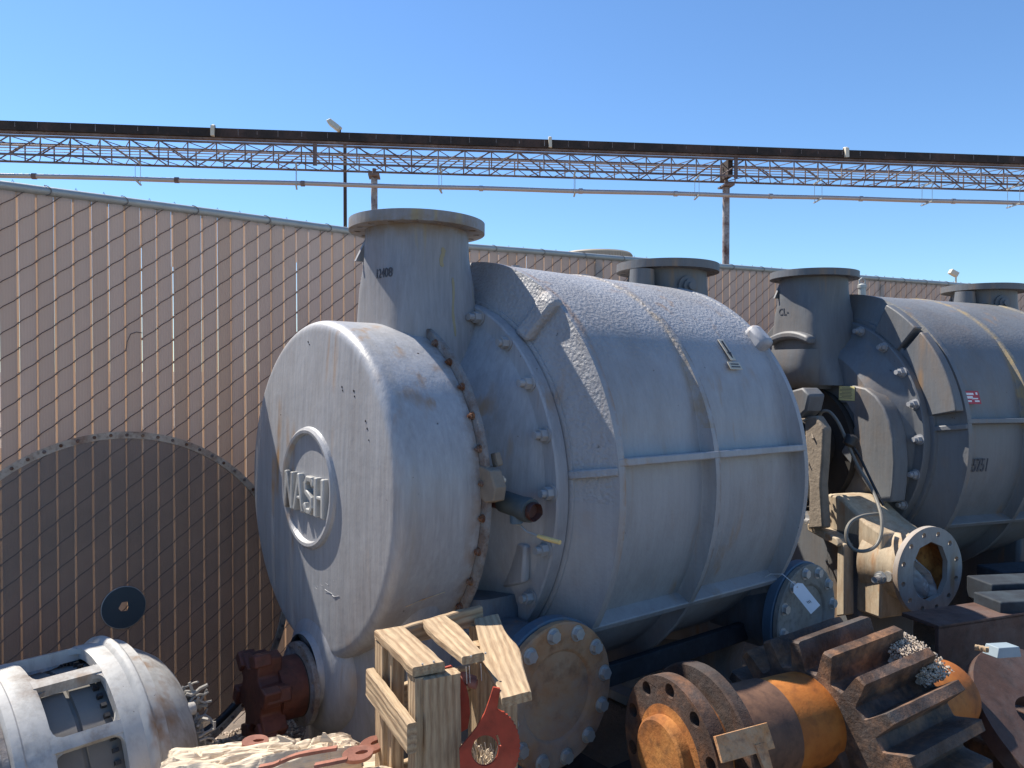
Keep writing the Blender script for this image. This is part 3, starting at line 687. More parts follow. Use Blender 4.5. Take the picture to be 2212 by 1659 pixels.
# gear case foot under the cover
q = MB(off)
q.loft([superring(.155, 0, .115, .44, 3, -.22), superring(.155, 0, .115, .40, 3, -.36), superring(.150, .02, .115, .30, 3, -.52), superring(.145, .03, .115, .235, 3, -.66), superring(.145, .03, .12, .205, 3, -.80), superring(.145, .02, .13, .24, 3.2, -.92), superring(.145, .0, .15, .33, 5, -1.02), superring(.145, 0, .15, .33, 5, -1.06)])
ft = q.build('gear_case_foot', 'grey', p1, 50)
MB(off).lathe([(.10, .21), (.045, .205), (.015, .185), (-.005, .15), (-.012, .118), (-.03, .112)], 64, (0, -.01, -.555)).build('shaft_housing', 'grey', ft, 50)
sg = MB(off)
sg.plate(circle(.122, 64), ringholes(.108, .006, 10, .3, 8), .016, (-.030, -.015, -.585), (0, -1, 0), (0, 0, 1))
sg.build('seal_flange', 'rustrim', ft, 30, .002)
MB(off).lathe([(-.03, 0), (-.03, .095), (-.055, .088), (-.10, .088)], 40, (0, -.015, -.588)).build('seal_sleeve', 'cavity', ft)
hb = MB(off).lathe([(-.046, .0), (-.046, .086), (-.050, .090), (-.125, .090), (-.130, .075), (-.130, 0)], 64, (0, -.015, -.588)).build('shaft_hub', 'hub', p1)
cj = MB(off); pts = []
for i in range(12):
    a = R(i * 30 + 15)
    big = i % 2 == 0
    r_ = .128 if big else .080
    for s_ in (-9, 9): pts.append((r_ * math.cos(a + R(s_)), r_ * math.sin(a + R(s_))))
cj.prism(pts, (-.115, -.015, -.588), (0, -1, 0), (0, 0, 1), .072)
for i in range(0, 12, 2):
    a = R(i * 30 + 15); cj.box((-.172, -.015 - .112 * math.cos(a), -.588 + .112 * math.sin(a)), (.05, .035, .05), Matrix.Rotation(a, 3, 'X'))
cj.build('jaw_coupling', 'hub', hb, 30, .005)
# bolted side cover low on the gear case
sc = MB(off).box((.225, -.360, -.455), (.19, .05, .155)).build('side_cover', 'grey', ft, 30, .012)
for du, dw in ((.155, -.40), (.225, -.398), (.29, -.397), (.155, -.50), (.29, -.50)):
    MB(off).bolt((du, -.385, dw), (0, -1, 0), .012, .010, rot=du * 9).build('bolt', 'paintedbolt', sc)
# discharge legs with bolted blind covers
d1 = discharge(p1, off, .40, -.511, 'bluegrey', 'rustplate', 'rusty blind cover with bright new bolts')
cov2 = rusty('pale_rusted_cover', (.16, .13, .10), (.22, .20, .17), (.26, .25, .23), 5, .8, grey=.4)
d2 = discharge(p1, off, 1.64, -.528, 'bluegrey', cov2, 'pale cover with faint rust and loose bolts')
# lower stays under the casing
MB(off).box((1.05, -.50, -.60), (.95, .03, .07)).build('side_rail', 'skiddark', p1, 30, .004)
MB(off).box((1.05, .45, -.625), (.95, .035, .10)).build('side_rail', 'bluegrey', p1, 30, .004)
MB(off).lathe([(-.1, .05), (.05, .055), (.062, .045), (.064, 0)], 32, (.545, -.42, -.50), frame((.3, -1, -.2))).build('drain_boss', 'bluegrey', cs)
# ball valve hanging out of the gap
MB(off).tube([(.33, -.40, .0), (.345, -.53, -.008)], .024, 16).build('rusty_nipple', 'hub', p1)
vv_ = MB(off).tube([(.345, -.505, -.006), (.352, -.600, -.016)], .031, 20)
vv_.lathe([(-.01, .033), (.012, .035), (.026, .033), (.027, .024)], 20, (.352, -.590, -.016), frame((.05, -1, -.07)))
vl = vv_.build('drain_valve', plain('slate_valve_body', (.07, .085, .09), .6, .2, .3, 60), p1)
MB(off).lathe([(0, .0), (0, .024), (.012, .026), (.02, .024), (.004, .018), (.004, 0)], 20, (.3535, -.616, -.018), frame((.05, -1, -.07)), wob=.003).build('rusty_bore', 'hub', vl)
MB(off).cyl((.35, -.555, -.03), (.352, -.555, -.060), .018, seg=14).build('valve_bonnet', 'bluegrey', vl)
lv = MB(off).tube([(.35, -.54, -.048), (.351, -.542, -.062), (.358, -.565, -.066), (.365, -.585, -.082), (.372, -.635, -.088)], .0035, 6).build('lever', 'bolt', vl)
MB(off).tube([(.371, -.625, -.087), (.376, -.65, -.090), (.384, -.700, -.093)], .006, 10, rad=[.005, .0068, .0062]).build('lever_grip', 'yellow', lv)
# torn outlet box in the gap
tb = MB(off); tb.prism([(.50, .10), (.55, .09), (.575, .045), (.57, .01), (.53, .0), (.49, .02)], (.30, 0, 0), (0, -1, 0), (0, 0, 1), .04).box((.31, -.515, .115), (.02, .03, .04), Matrix.Rotation(-.3, 3, 'X')); tb.rough(.005, 30)
bt = tb.build('torn_junction_box', 'dusty', p1, 30, .004)
q = MB(off); q.lathe([(-.02, 0), (-.015, .02), (.0, .026), (.015, .018), (.02, 0)], 16, (.300, -.527, .055)); q.rough(.012, 40); q.build('packing_foam', 'bleached', bt)
# arrow plate, small plate, stencil numbers
def casing_frame(u, deg, r):
    a = R(deg); er = Vector((0, -math.cos(a), math.sin(a))); down = Vector((0, -math.sin(a), -math.cos(a)))
    return Vector((u, 0, 0)) + er * r, er, down
o2, er, dn = casing_frame(1.262, 37.6, .7395)
ap = MB(off).box(o2, (.030, .092, .003), Matrix((Vector((1, 0, 0)), dn, Vector((1, 0, 0)).cross(dn))).transposed()).build('arrow_plate', 'brassplate', cs, 30, .001)
ex_ = Vector((1, 0, 0)); o3 = o2 + er * .0022
MB(off).prism([(-.004, .038), (.004, .038), (.004, -.012), (.010, -.012), (0, -.038), (-.010, -.012), (-.004, -.012)], o3, ex_, -dn, .0012).build('arrow_mark', 'ink', ap, 0)
o2, er, dn = casing_frame(1.258, 32.4, .738)
ap = MB(off).box(o2, (.068, .030, .003), Matrix((Vector((1, 0, 0)), dn, Vector((1, 0, 0)).cross(dn))).transposed()).build('small_plate', 'brassplate', cs, 30, .001)
q = MB(off)
for i, wd_ in enumerate((.045, .050)): q.box(o2 + er * .002 + dn * (-.006 + .011 * i), (wd_, .0045, .001), Matrix((Vector((1, 0, 0)), dn, Vector((1, 0, 0)).cross(dn))).transposed())
q.build('plate_lettering', 'inkgrey', ap, 0)
hug(MB(off).text('12408', .042, .0015, (.2035, -.058, .660), EX, EY, .85), .157, .162, 3.6).build('stencil_number', 'inkgrey', nz1, 0)
yel = plain('yellow_paint_run', (.27, .24, .15), .6)
def neckb(w_):
    tab = [(.85, .168), (.75, .165), (.69, .160), (.63, .163), (.56, .168), (.50, .178), (.44, .180), (.38, .19)]
    for (wa, ba), (wb, bb) in zip(tab, tab[1:]):
        if wb <= w_ <= wa: return ba + (bb - ba) * (wa - w_) / (wa - wb)
    return .21
for (u_, w0, w1, wd_) in ((.392, .655, .47, .0045), (.352, .745, .685, .007)):
    rings = []
    for i in range(13):
        w_ = w0 + (w1 - w0) * i / 12; b_ = neckb(w_); h_ = wd_ * (1 + .5 * noise.noise(Vector((i * .7, u_ * 40, 0)))) * (.4 if i in (0, 12) else 1); du = .003 * math.sin(i * .6)
        rings.append([Vector((u_ - h_ + du, -(b_ - .002), w_)), Vector((u_ + h_ + du, -(b_ - .002), w_)), Vector((u_ + h_ + du, -(b_ + .0006), w_)), Vector((u_ - h_ + du, -(b_ + .0006), w_))])
    MB(off).loft(rings).build('paint_run', yel, nz1, 30)
# skid under the first pump
sk = thing('steel_skid', 'low dark blue steel skid under the big blue grey pump', 'skid', O1 - W1 * B1Z, R(90) - th1, None, tilt1)
for v_ in (-.36, .36):
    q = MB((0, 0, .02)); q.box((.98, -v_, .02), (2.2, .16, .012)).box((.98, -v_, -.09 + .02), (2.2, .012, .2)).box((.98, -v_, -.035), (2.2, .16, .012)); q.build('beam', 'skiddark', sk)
for u_ in (.15, .98, 1.7): MB((0, 0, .02)).box((u_, 0, -.01), (.12, .7, .05)).build('cross_member', 'skiddark', sk)

# white paper tag on a string by the rear cover
tg = thing('paper_tag', 'white paper tag tied with string on the rear blue discharge flange', 'tag', at(1720, 1262, 2.66))
T0 = at(1740, 1290, 2.66); ctr = T0 - tg.location
ex = (at(1768, 1300, 2.66) - at(1716, 1262, 2.66)).normalized() ; ex = (at(1759, 1312, 2.66) - at(1719, 1262, 2.66)).normalized(); nY = Vector((.15, -.98, .1)).normalized(); ey = nY.cross(ex).normalized(); 
L_, Wd = .112, .046
hole = circle(.0035, 12, (-L_ / 2 + .010, 0))
MB().plate([(-L_ / 2, -.010), (-L_ / 2 + .014, -Wd / 2), (L_ / 2, -Wd / 2), (L_ / 2, Wd / 2), (-L_ / 2 + .014, Wd / 2), (-L_ / 2, .010)], [hole], .0006, ctr, ex, ey).build('tag_card', 'paper', tg, 0)
q = MB()
for i, y_ in enumerate((-.006, -.001, .004)): q.box(ctr + ex * (.018 + .002 * i) + ey * y_ + nY * .0012, (.010, .002, .0004), Matrix((ex, ey, nY)).transposed())
q.build('tag_print', 'ink', tg, 0)
h0 = ctr - ex * (L_ / 2 - .010)
MB().tube([h0, h0 + Vector((-.02, 0, .018)), at(1690, 1240, 2.67) - tg.location, at(1665, 1240, 2.72) - tg.location, at(1645, 1252, 2.78) - tg.location], .0013, 6).build('string', 'paper', tg)

# ---- second pump
O2 = Vector((1.241, 3.912, EYE - .33)); th2 = R(68); tilt2 = R(.9); B2Z = 1.134
U2 = Vector((math.sin(th2) * math.cos(tilt2), math.cos(th2) * math.cos(tilt2), -math.sin(tilt2))); V2 = Vector((math.cos(th2), -math.sin(th2), 0)); W2 = U2.cross(V2) * -1
p2 = thing('vacuum_pump', 'darker grey pump with open bearing end and tan dusty base at the right', 'pump', O2 - W2 * B2Z, R(90) - th2, 'liquid ring pumps on the yard', tilt2)
off = (0, 0, B2Z)
c2 = casing(p2, off, 'grey2w')
h2 = head(p2, off, 'grey2', cut=1); headbolts(h2, off, 'paintedbolt')
head(p2, off, 'grey2', False)
n2 = nozzle(p2, off, .36, 'grey2'); nozzle(p2, off, 1.64, 'grey2', rear=True)
MB(off).cyl((1.42, -.05, .70), (1.42, -.05, .80), .06, .05, seg=24).build('casing_boss', 'grey2', c2)
# joint band and shoulder blocks
MB(off).lathe([(.500, .58), (.500, .615), (.504, .622), (.545, .622), (.548, .615)], 128).build('joint_band', 'grey2', p2)
for a0_, a1_ in ((46, 62), (12, 44), (118, 134)):
    q = MB(off); n_ = 14; ri, ro = .600, .748
    pts = [(ri * math.cos(R(a0_ + (a1_ - a0_) * i / n_)), ri * math.sin(R(a0_ + (a1_ - a0_) * i / n_))) for i in range(n_ + 1)] + [(ro * math.cos(R(a1_ - (a1_ - a0_) * i / n_)), ro * math.sin(R(a1_ - (a1_ - a0_) * i / n_))) for i in range(n_ + 1)]
    q.prism(pts, (.535 if a0_ != 12 else .548, 0, 0), (0, -1, 0), (0, 0, 1), .05); q.build('shoulder_block', 'grey2', c2, 30, .006)
# hood ridge on the nozzle
q = MB(off); n_ = 16; pts = []
for i in range(n_ + 1):
    s_ = -1 + 2 * i / n_; pts.append((.005 + s_ * .155, .535 - .035 * s_ * s_))
pts += [(p_[0], p_[1] - .040) for p_ in reversed(pts)]
q.prism(pts, (.215, -.02, 0), (0, -1, 0), (0, 0, 1), .055)
q.v = [Vector((p_.x - .085 if False else p_.x, p_.y, p_.z)) for p_ in q.v]
hdg = q.build('hood_ridge', 'grey2', n2, 30, .012)
hdg.location.x = 0
# big rounded bulge below the hood
MB(off).loft([superring(.30, .0, .14, .17, 3.5, .44), superring(.30, .0, .15, .175, 3.5, .36), superring(.30, 0, .13, .17, 3, .28), superring(.32, 0, .08, .15, 3, .24)]).build('inlet_bulge', 'grey2', n2, 50)
# flat end plate, partly cut away round the bearing
P = [(.265, .255), (.30, .262), (.38, .25), (.44, .215), (.485, .165), (.52, .10), (.545, .02), (.556, -.09), (.552, -.19), (.542, -.272), (.49, -.282), (.44, -.262), (.39, -.21), (.33, -.15), (.27, -.10), (.235, -.07), (.262, -.03), (.30, .02), (.315, .06), (.305, .12), (.262, .172), (.215, .176), (.225, .19), (.262, .20)]
q = MB(off); q.prism(P, (.42, 0, 0), (0, -1, 0), (0, 0, 1), .09); q.v = [p_ for p_ in q.v]
ep = q.build('end_plate', 'grey2', p2, 30, .01); ep.location.x = 0
yl = MB(off).box((.3275, -.270, .222), (.003, .098, .07)).build('yellow_label', 'yellowlabel', ep, 0)
q = MB(off)
for i in range(8): q.box((.3255, -.27 + (.004 if i % 3 else 0), .248 - i * .007), (.0008, .078 if i % 3 else .06, .0022))
q.build('label_print', 'inkgrey', yl, 0)
# cavity, bearing housing, webs
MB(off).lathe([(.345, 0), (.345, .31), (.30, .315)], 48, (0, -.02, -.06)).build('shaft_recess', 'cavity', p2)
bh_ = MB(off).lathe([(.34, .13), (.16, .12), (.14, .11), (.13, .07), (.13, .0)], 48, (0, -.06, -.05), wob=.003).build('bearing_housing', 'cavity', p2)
MB(off).lathe([(.20, .155), (.16, .155), (.15, .13), (.15, .11)], 48, (0, -.07, -.05), a0=60, a1=290).build('bearing_cap', 'dusty', bh_)
MB(off).prism([(.19, .225), (.30, .25), (.345, .215), (.325, .14), (.27, .10), (.18, .11)], (.12, 0, 0), (0, -1, 0), (0, 0, 1), .10).build('hood_bracket', 'grey2', p2, 30, .01)
MB(off).prism([(.28, .11), (.36, .12), (.41, .06), (.405, -.08), (.395, -.20), (.42, -.40), (.33, -.42), (.325, -.22), (.30, -.06)], (.10, 0, 0), (0, -1, 0), (0, 0, 1), .05).rough(.006, 12).build('bearing_web', 'dusty', p2, 30, .01)
q = MB(off)
for i in range(46):
    a = random.uniform(.20, .33); b_ = random.uniform(-.14, .11)
    if i > 30: a, b_ = random.uniform(.22, .32), random.uniform(-.42, -.28)
    dvec = Vector((random.uniform(-.3, .3), random.uniform(-1, 1), random.uniform(-1, .4))).normalized()
    q.tube([Vector((.06, -a, b_)), Vector((.05, -a, b_)) + dvec * random.uniform(.015, .05)], random.uniform(.002, .007), 5)
q.rough(.004, 50).build('nesting_debris', 'dusty', p2, 0)
# tan dusty base
TB = [(.334, -.255), (.40, -.255), (.46, -.285), (.56, -.345), (.66, -.385), (.66, -.76), (.33, -.76), (.33, -.46), (.30, -.44), (.30, -.405), (.335, -.40)]
q = MB(off); q.prism(TB, (.40, 0, 0), (0, -1, 0), (0, 0, 1), .25); bs = q.build('bearing_base', 'tanrust', p2, 30, .012)
MB(off).prism([(.29, -.40), (.47, -.435), (.49, -.46), (.48, -.475), (.29, -.435)], (.155, 0, 0), (0, -1, 0), (0, 0, 1), .08).build('base_ledge', 'tanrust', bs, 30, .006)
MB(off).prism([(.46, -.45), (.50, -.46), (.51, -.78), (.46, -.80)], (.155, 0, 0), (0, -1, 0), (0, 0, 1), .06).build('base_web', 'tanrust', bs, 30, .006)
MB(off).box((.32, .0, -.76), (.34, 1.1, .75 - .02)).build('base_pedestal', 'grey2', p2, 30, .02)
MB(off).box((1.45, 0, -.74), (.22, .9, .78)).build('rear_pedestal', 'grey2', p2, 30, .02)
st = MB(off).lathe([(.55, .17), (.66, .155), (.72, .135), (.765, .135)], 48, (.288, 0, -.529), frame((0, -1, 0)))
st.build('outlet_neck', 'tanrust', bs, 50)
of = MB(off)
inner = [(.115 * math.cos(a_) * (1.0 if abs(math.cos(a_)) < .8 else .93), .128 * math.sin(a_)) for a_ in [2 * math.pi * i / 10 + .3 for i in range(10)]]
of.plate(circle(.192, 80), [inner] + ringholes(.162, .0115, 12, .26), .024, (.288, -.765, -.529), (1, 0, 0), (0, 0, 1))
of.v = [p_ for p_ in of.v]
dusty_flange = paint('dusty_flange_face', (.36, .33, .30), .9, .2, 0, .8, dirt=(.16, .09, .06), dirtamt=.5)
ofo = of.build('outlet_flange', dusty_flange, bs, 30, .002)
MB(off).lathe([(.70, .128), (.764, .126)], 48, (.288, 0, -.529), frame((0, -1, 0))).lathe([(.70, .0), (.70, .128)], 48, (.288, 0, -.529), frame((0, -1, 0))).build('rusty_bore', 'rust', bs)
MB(off).bolt((.10, -.70, -.56), (-1, -.4, 0), .020, .02, .05, .013).cyl((.14, -.70, -.56), (.20, -.70, -.56), .022, seg=16).build('grease_bolt', 'bolt', bs)
# plastic stuffed in the outlet
def world2(u, v, w_): return O2 + U2 * u + V2 * v + W2 * w_
pw = thing('plastic_wrap', 'crumpled bubble wrap stuffed in the open outlet flange of the tan base', 'plastic wrap', world2(.288, .76, -.64), R(90) - th2)
q = MB(); n_ = 9; vs = []
ol = [(-.085, .20), (-.03, .15), (.04, .10), (.075, .04), (.085, -.02), (.06, -.085), (.035, -.09), (-.02, -.05), (-.07, -.01), (-.095, .07)]
for k_, (rr_, dy) in enumerate(((1.0, 0), (.75, -.010), (.5, .004), (.25, -.012))):
    for i, (x_, z_) in enumerate(ol): vs.append((x_ * rr_, .005 + dy + .022 * noise.noise(Vector((x_ * 22 * rr_, k_, z_ * 22))), .05 + (z_ - .05) * rr_))
n_ = len(ol); fs = [(k_ * n_ + i, k_ * n_ + (i + 1) % n_, (k_ + 1) * n_ + (i + 1) % n_, (k_ + 1) * n_ + i) for k_ in range(3) for i in range(n_)] + [tuple(range(3 * n_, 4 * n_))]
q.add(vs, fs); wob_ = q.build('wrap_sheet', 'wrap', pw, 25)
sm = wob_.modifiers.new('thick', 'SOLIDIFY'); sm.thickness = .0015
# cable loop
cb2 = thing('cable_loop', 'loop of thin grey cable draped over the bearing end of the dark pump', 'cable', world2(.1, .55, -.6))
def wp(lst, Y0): return [at(x, y, Y) - cb2.location for x, y, Y in lst]
def smoothpath(pts, n_=6):
    out = []; m_ = len(pts)
    for i in range(m_ - 1):
        p0_, p1_, p2_, p3_ = pts[max(0, i - 1)], pts[i], pts[i + 1], pts[min(m_ - 1, i + 2)]
        for k_ in range(n_):
            t_ = k_ / n_; out.append(.5 * ((2 * p1_) + (p2_ - p0_) * t_ + (2 * p0_ - 5 * p1_ + 4 * p2_ - p3_) * t_ * t_ + (3 * p1_ - p0_ - 3 * p2_ + p3_) * t_ ** 3))
    return out + [pts[-1]]
MB().tube(smoothpath(wp([(1771, 898, 3.70), (1776, 889, 3.68), (1792, 890, 3.66), (1812, 915, 3.62), (1832, 960, 3.58), (1855, 1010, 3.54), (1885, 1060, 3.46), (1903, 1110, 3.36), (1904, 1150, 3.32), (1893, 1178, 3.30), (1870, 1190, 3.29), (1845, 1187, 3.30), (1830, 1168, 3.31), (1829, 1145, 3.32), (1840, 1126, 3.34), (1865, 1114, 3.36), (1900, 1110, 3.40)], 0)), .0078, 8).build('cable_run', 'cable', cb2)
MB().tube(smoothpath(wp([(1838, 958, 3.57), (1856, 985, 3.55), (1880, 1035, 3.50), (1900, 1075, 3.44), (1908, 1092, 3.42)], 0)), .006, 8).build('cable_branch', 'black', cb2)
MB().lathe([(-.03, .012), (-.02, .03), (.02, .03), (.03, .012)], 14, at(1838, 952, 3.575) - cb2.location, frame((.5, 0, 1))).build('cable_gland', 'black', cb2)
# nameplate and painted number on the casing
def cas2(u, deg, r): return casing_frame(u, deg, r)
o2, er, dn = cas2(.575 + .05, 18.2, .7365)
o2 = Vector((.640, 0, 0)) + Vector((0, -math.cos(R(17.3)), math.sin(R(17.3)))) * .7235; er = Vector((0, -math.cos(R(17.3)), math.sin(R(17.3)))); dn = Vector((0, -math.sin(R(17.3)), -math.cos(R(17.3))))
RM = Matrix((Vector((1, 0, 0)), dn, Vector((1, 0, 0)).cross(dn))).transposed()
npl = MB(off).box(o2 + er * .004, (.105, .062, .003), RM).build('nameplate', 'redlabel', c2, 0)
q = MB(off)
for (dx, dd_, wx, hh) in ((-.012, -.016, .055, .010), (.036, -.018, .012, .012), (-.016, 0.0, .045, .012), (.018, .006, .04, .006), (-.022, .018, .03, .008), (.028, .018, .03, .008)):
    q.box(o2 + er * .0062 + Vector((dx, 0, 0)) + dn * dd_, (wx, hh, .0008), RM)
q.build('nameplate_fields', 'whitelabel', npl, 0)
aa = R(-8.0); er = Vector((0, -math.cos(aa), math.sin(aa))); up_ = Vector((0, math.sin(aa), math.cos(aa)))
MB(off).text('-5751', .090, .003, Vector((.696, 0, 0)) + er * .7035, (1, 0, 0), up_, .60).build('painted_number', 'inkgrey', c2, 0)
hug(MB(off).text('CL-', .050, .0015, (.2035, .045, .640), EX, EY, 1.0), .157, .163, 4.0).build('stencil_mark', 'inkgrey', n2, 0)
# skid beams under the second pump
s2 = thing('steel_channel', 'heavy brown primer channel beam lying beside the open outlet flange', 'steel beam', (1.53, 2.80, 0), R(20))
q = MB(); zt_ = .56
q.box((.95, 0, zt_ - .008), (2.0, .16, .016)).box((.95, -.072, zt_ - .105), (2.0, .016, .20)).box((.95, 0, zt_ - .21), (2.0, .16, .016)); q.build('channel_web', 'brownbeam', s2, 30, .003)
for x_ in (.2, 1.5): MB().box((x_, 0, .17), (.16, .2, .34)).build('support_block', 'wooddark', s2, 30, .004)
for i, (x_, y_, Y_, l_, rz_) in enumerate(((2430, 1262, 3.2, 1.35, 8), (2430, 1300, 3.0, 1.2, 8), (2400, 1228, 3.6, 1.4, 14))):
    p = at(x_, y_, Y_); tm = MB().box((0, 0, 0), (l_, .14, .09)).box((0, 0, -p.z / 2), (.12, .14, p.z)).build('timber', 'skiddark', None, 30, .006, loc=p); tm.rotation_euler.z = R(rz_)
    tag(tm, ['dark old timber under the right pump, middle one of three', 'dark old timber nearest the brown channel beam', 'dark old timber farthest back under the right pump casing'][i], 'timber', 'dark timbers under the right pump')

# ================================================================== SMALLER THINGS
# round screen leaning in front of the fence
c0 = at(265, 1311, 2.62); fdir = dA; fn = Vector((dA.y, -dA.x, 0))
sc_ = thing('round_screen', 'large round dark screen with riveted rim leaning on the fence', 'screen', (c0.x, c0.y, c0.z - .60))
lc = Vector((0, 0, .60)); ex = fdir.copy(); ey = (Vector((0, 0, 1)) - fn * .10).normalized()
RS = .588
q = MB()
q.plate(circle(RS + .012, 128), [circle(RS - .012, 128)], .010, lc, ex, ey); q.build('rim', M['tanrim'] if 'tanrim' in M else rusty('dusty_rim', (.26, .15, .10), (.44, .34, .26), (.50, .41, .33), 12, .75, bmp=.2), sc_, 30)
q = MB(); nz3 = ex.cross(ey).normalized()
for i in range(72):
    a = R(i * 5 + 2); q.lathe([(0, .006), (.004, .005), (.0055, 0)], 8, lc + (ex * math.cos(a) + ey * math.sin(a)) * RS - nz3 * 0 + nz3 * .010, frame(nz3))
q.build('rivets', 'stud', sc_)
q = MB(); q.plate(circle(RS - .010, 96), [circle(.030, 16)], .0012, lc + nz3 * .004, ex, ey); q.build('screen_cloth', 'screen', sc_, 0)
hubm = plain('blue_black_disc', (.035, .05, .06), .55)
q = MB(); q.plate(circle(.069, 64), [[(-.017, .0), (-.006, .018), (.012, .018), (.016, .0), (.010, -.014), (-.008, -.012)]], .006, lc + nz3 * .010, ex, ey); q.build('hub_disc', hubm, sc_, 30, .001)
MB().tube([lc + nz3 * .013 + (ex * math.cos(a) + ey * math.sin(a)) * .069 for a in [2 * math.pi * i / 48 for i in range(48)]], .0022, 6, True).build('hub_edge', 'galv', sc_)

# black hose
hs = [at(x, y, Y) for x, y, Y in ((556, 1468, 2.75), (535, 1492, 2.72), (505, 1525, 2.68), (470, 1560, 2.62), (430, 1590, 2.56), (390, 1618, 2.5), (340, 1645, 2.45))]
tag(MB().tube(smoothpath(hs), .013, 12).build('hose', 'black'), 'black hose curving up from behind the white motor toward the maroon coupling', 'hose')

# white motor
pm = Vector((-1.017, 1.95, 0)); mz = .467
mo = thing('electric_motor', 'chipped white motor frame with open windows lying by the fence', 'motor', pm, R(90 - 43))
off = (0, 0, mz); q = MB(off)
q.lathe([(-.066, .272), (-.066, .298), (-.058, .301), (-.024, .301), (-.018, .309), (-.012, .313), (-.004, .313), (.001, .309), (.003, .298), (.03, .295), (.034, .27)], 128)
q.lathe([(-.285, .27), (-.285, .292), (-.28, .300), (-.262, .300), (-.258, .296), (-.215, .299), (-.204, .296), (-.204, .27)], 128)
for k_ in range(11):
    a0_ = 68.5 + k_ * 32.73; q.loft([[Vector((u_, -r_ * math.cos(R(a0_ + 5.6 * j / 4)), r_ * math.sin(R(a0_ + 5.6 * j / 4)))) for u_, r_ in ((-.21, .268), (-.21, .2985), (-.06, .2985), (-.06, .268))] for j in range(5)])
    # rounded corners of the windows
    for ua, sa in ((-.204, 1), (-.066, -1)):
        for aa_, sb in ((a0_ + 5.6, 1), (a0_, -1)):
            a = R(aa_); er = Vector((0, -math.cos(a), math.sin(a))); et = Vector((0, math.sin(a), math.cos(a))) * sb
            q.prism([(0, 0), (.022, 0), (.008, .006), (.003, .014), (0, .026)] if True else [], Vector((ua, 0, 0)) + er * .2875 if False else Vector((ua, 0, 0)) + er * .284, Vector((sa, 0, 0)), et, .012 if (sa * sb) < 0 else .012)
fr_ = q.build('frame', 'motor', mo, 35)
MB(off).lathe([(-.30, 0), (-.30, .255), (-.16, .257), (-.142, .257), (-.140, .249), (-.132, .249), (-.130, .257), (-.05, .257), (-.05, 0)], 96, wob=.004, ws=20).build('stator_core', 'stator', mo)
q = MB(off)
for i in range(60):
    a = R(i * 6); q.box((-.078, -.262 * math.cos(a), .262 * math.sin(a)), (.012, .012, .009), Matrix.Rotation(-a, 3, 'X'))
q.build('winding_studs', 'black', mo)
MB(off).lathe([(.003, .29), (.008, .285), (.03, .278), (.07, .262), (.105, .238), (.125, .212), (.128, .10), (.13, 0)], 96).build('end_bell', 'motor', mo)
q = MB(off)
for k_ in range(1):
    a = R(42); q.lathe([(0, .018), (.02, .016), (.024, .007), (.026, .0)], 12, (.12, -.20 * math.cos(a), .20 * math.sin(a)))
q.build('end_lug', 'motor', mo)
q = MB(off); rnd = random.Random(11)
for k_ in range(42):
    a = R(rnd.uniform(-20, 62)); r0 = rnd.uniform(.14, .21); p_ = Vector((.13, -r0 * math.cos(a), r0 * math.sin(a))); pts = [p_]
    d_ = Vector((1, rnd.uniform(-.5, .5), rnd.uniform(-.5, .5)))
    for s_ in range(4): d_ = (d_ + Vector((rnd.uniform(-.7, .5), rnd.uniform(-.8, .8), rnd.uniform(-.8, .8)))).normalized(); pts.append(pts[-1] + d_ * rnd.uniform(.012, .022))
    q.tube(pts, rnd.uniform(.0025, .005), 5)
q.lathe([(.12, .15), (.15, .17), (.165, .15), (.17, .08)], 30, wob=.03, ws=6, a0=-30, a1=70)
q.build('torn_wiring', plain('pale_dusty_wiring', (.30, .28, .25), .9, 0, .7, 60, .3), mo, 40)
MB(off).lathe([(-.60, 0), (-.60, .10), (-.59, .16), (-.52, .22), (-.42, .262), (-.33, .285), (-.286, .290)], 96, wob=.003).build('drive_end_bell', rusty('brown_stained_paint', (.14, .10, .08), (.24, .19, .16), (.34, .32, .31), 6, .8, grey=.2), mo)
MB(off).lathe([(0, .035), (.018, .033), (.02, .015), (.005, .012)], 20, (-.335, -.215, .19), frame((0, -.75, .66))).build('lifting_eye', 'motor', mo)
q = MB(); q.box((-.15, 0, .145), (.7, .8, .03))
for y_ in (-.3, 0, .3): q.box((-.15, y_, .065), (.7, .1, .13))
pl_ = q.build('pallet', 'wood', None, 30, .003, loc=(pm.x, pm.y, 0)); pl_.rotation_euler.z = R(47); tag(pl_, 'weathered wooden pallet under the white motor', 'pallet')

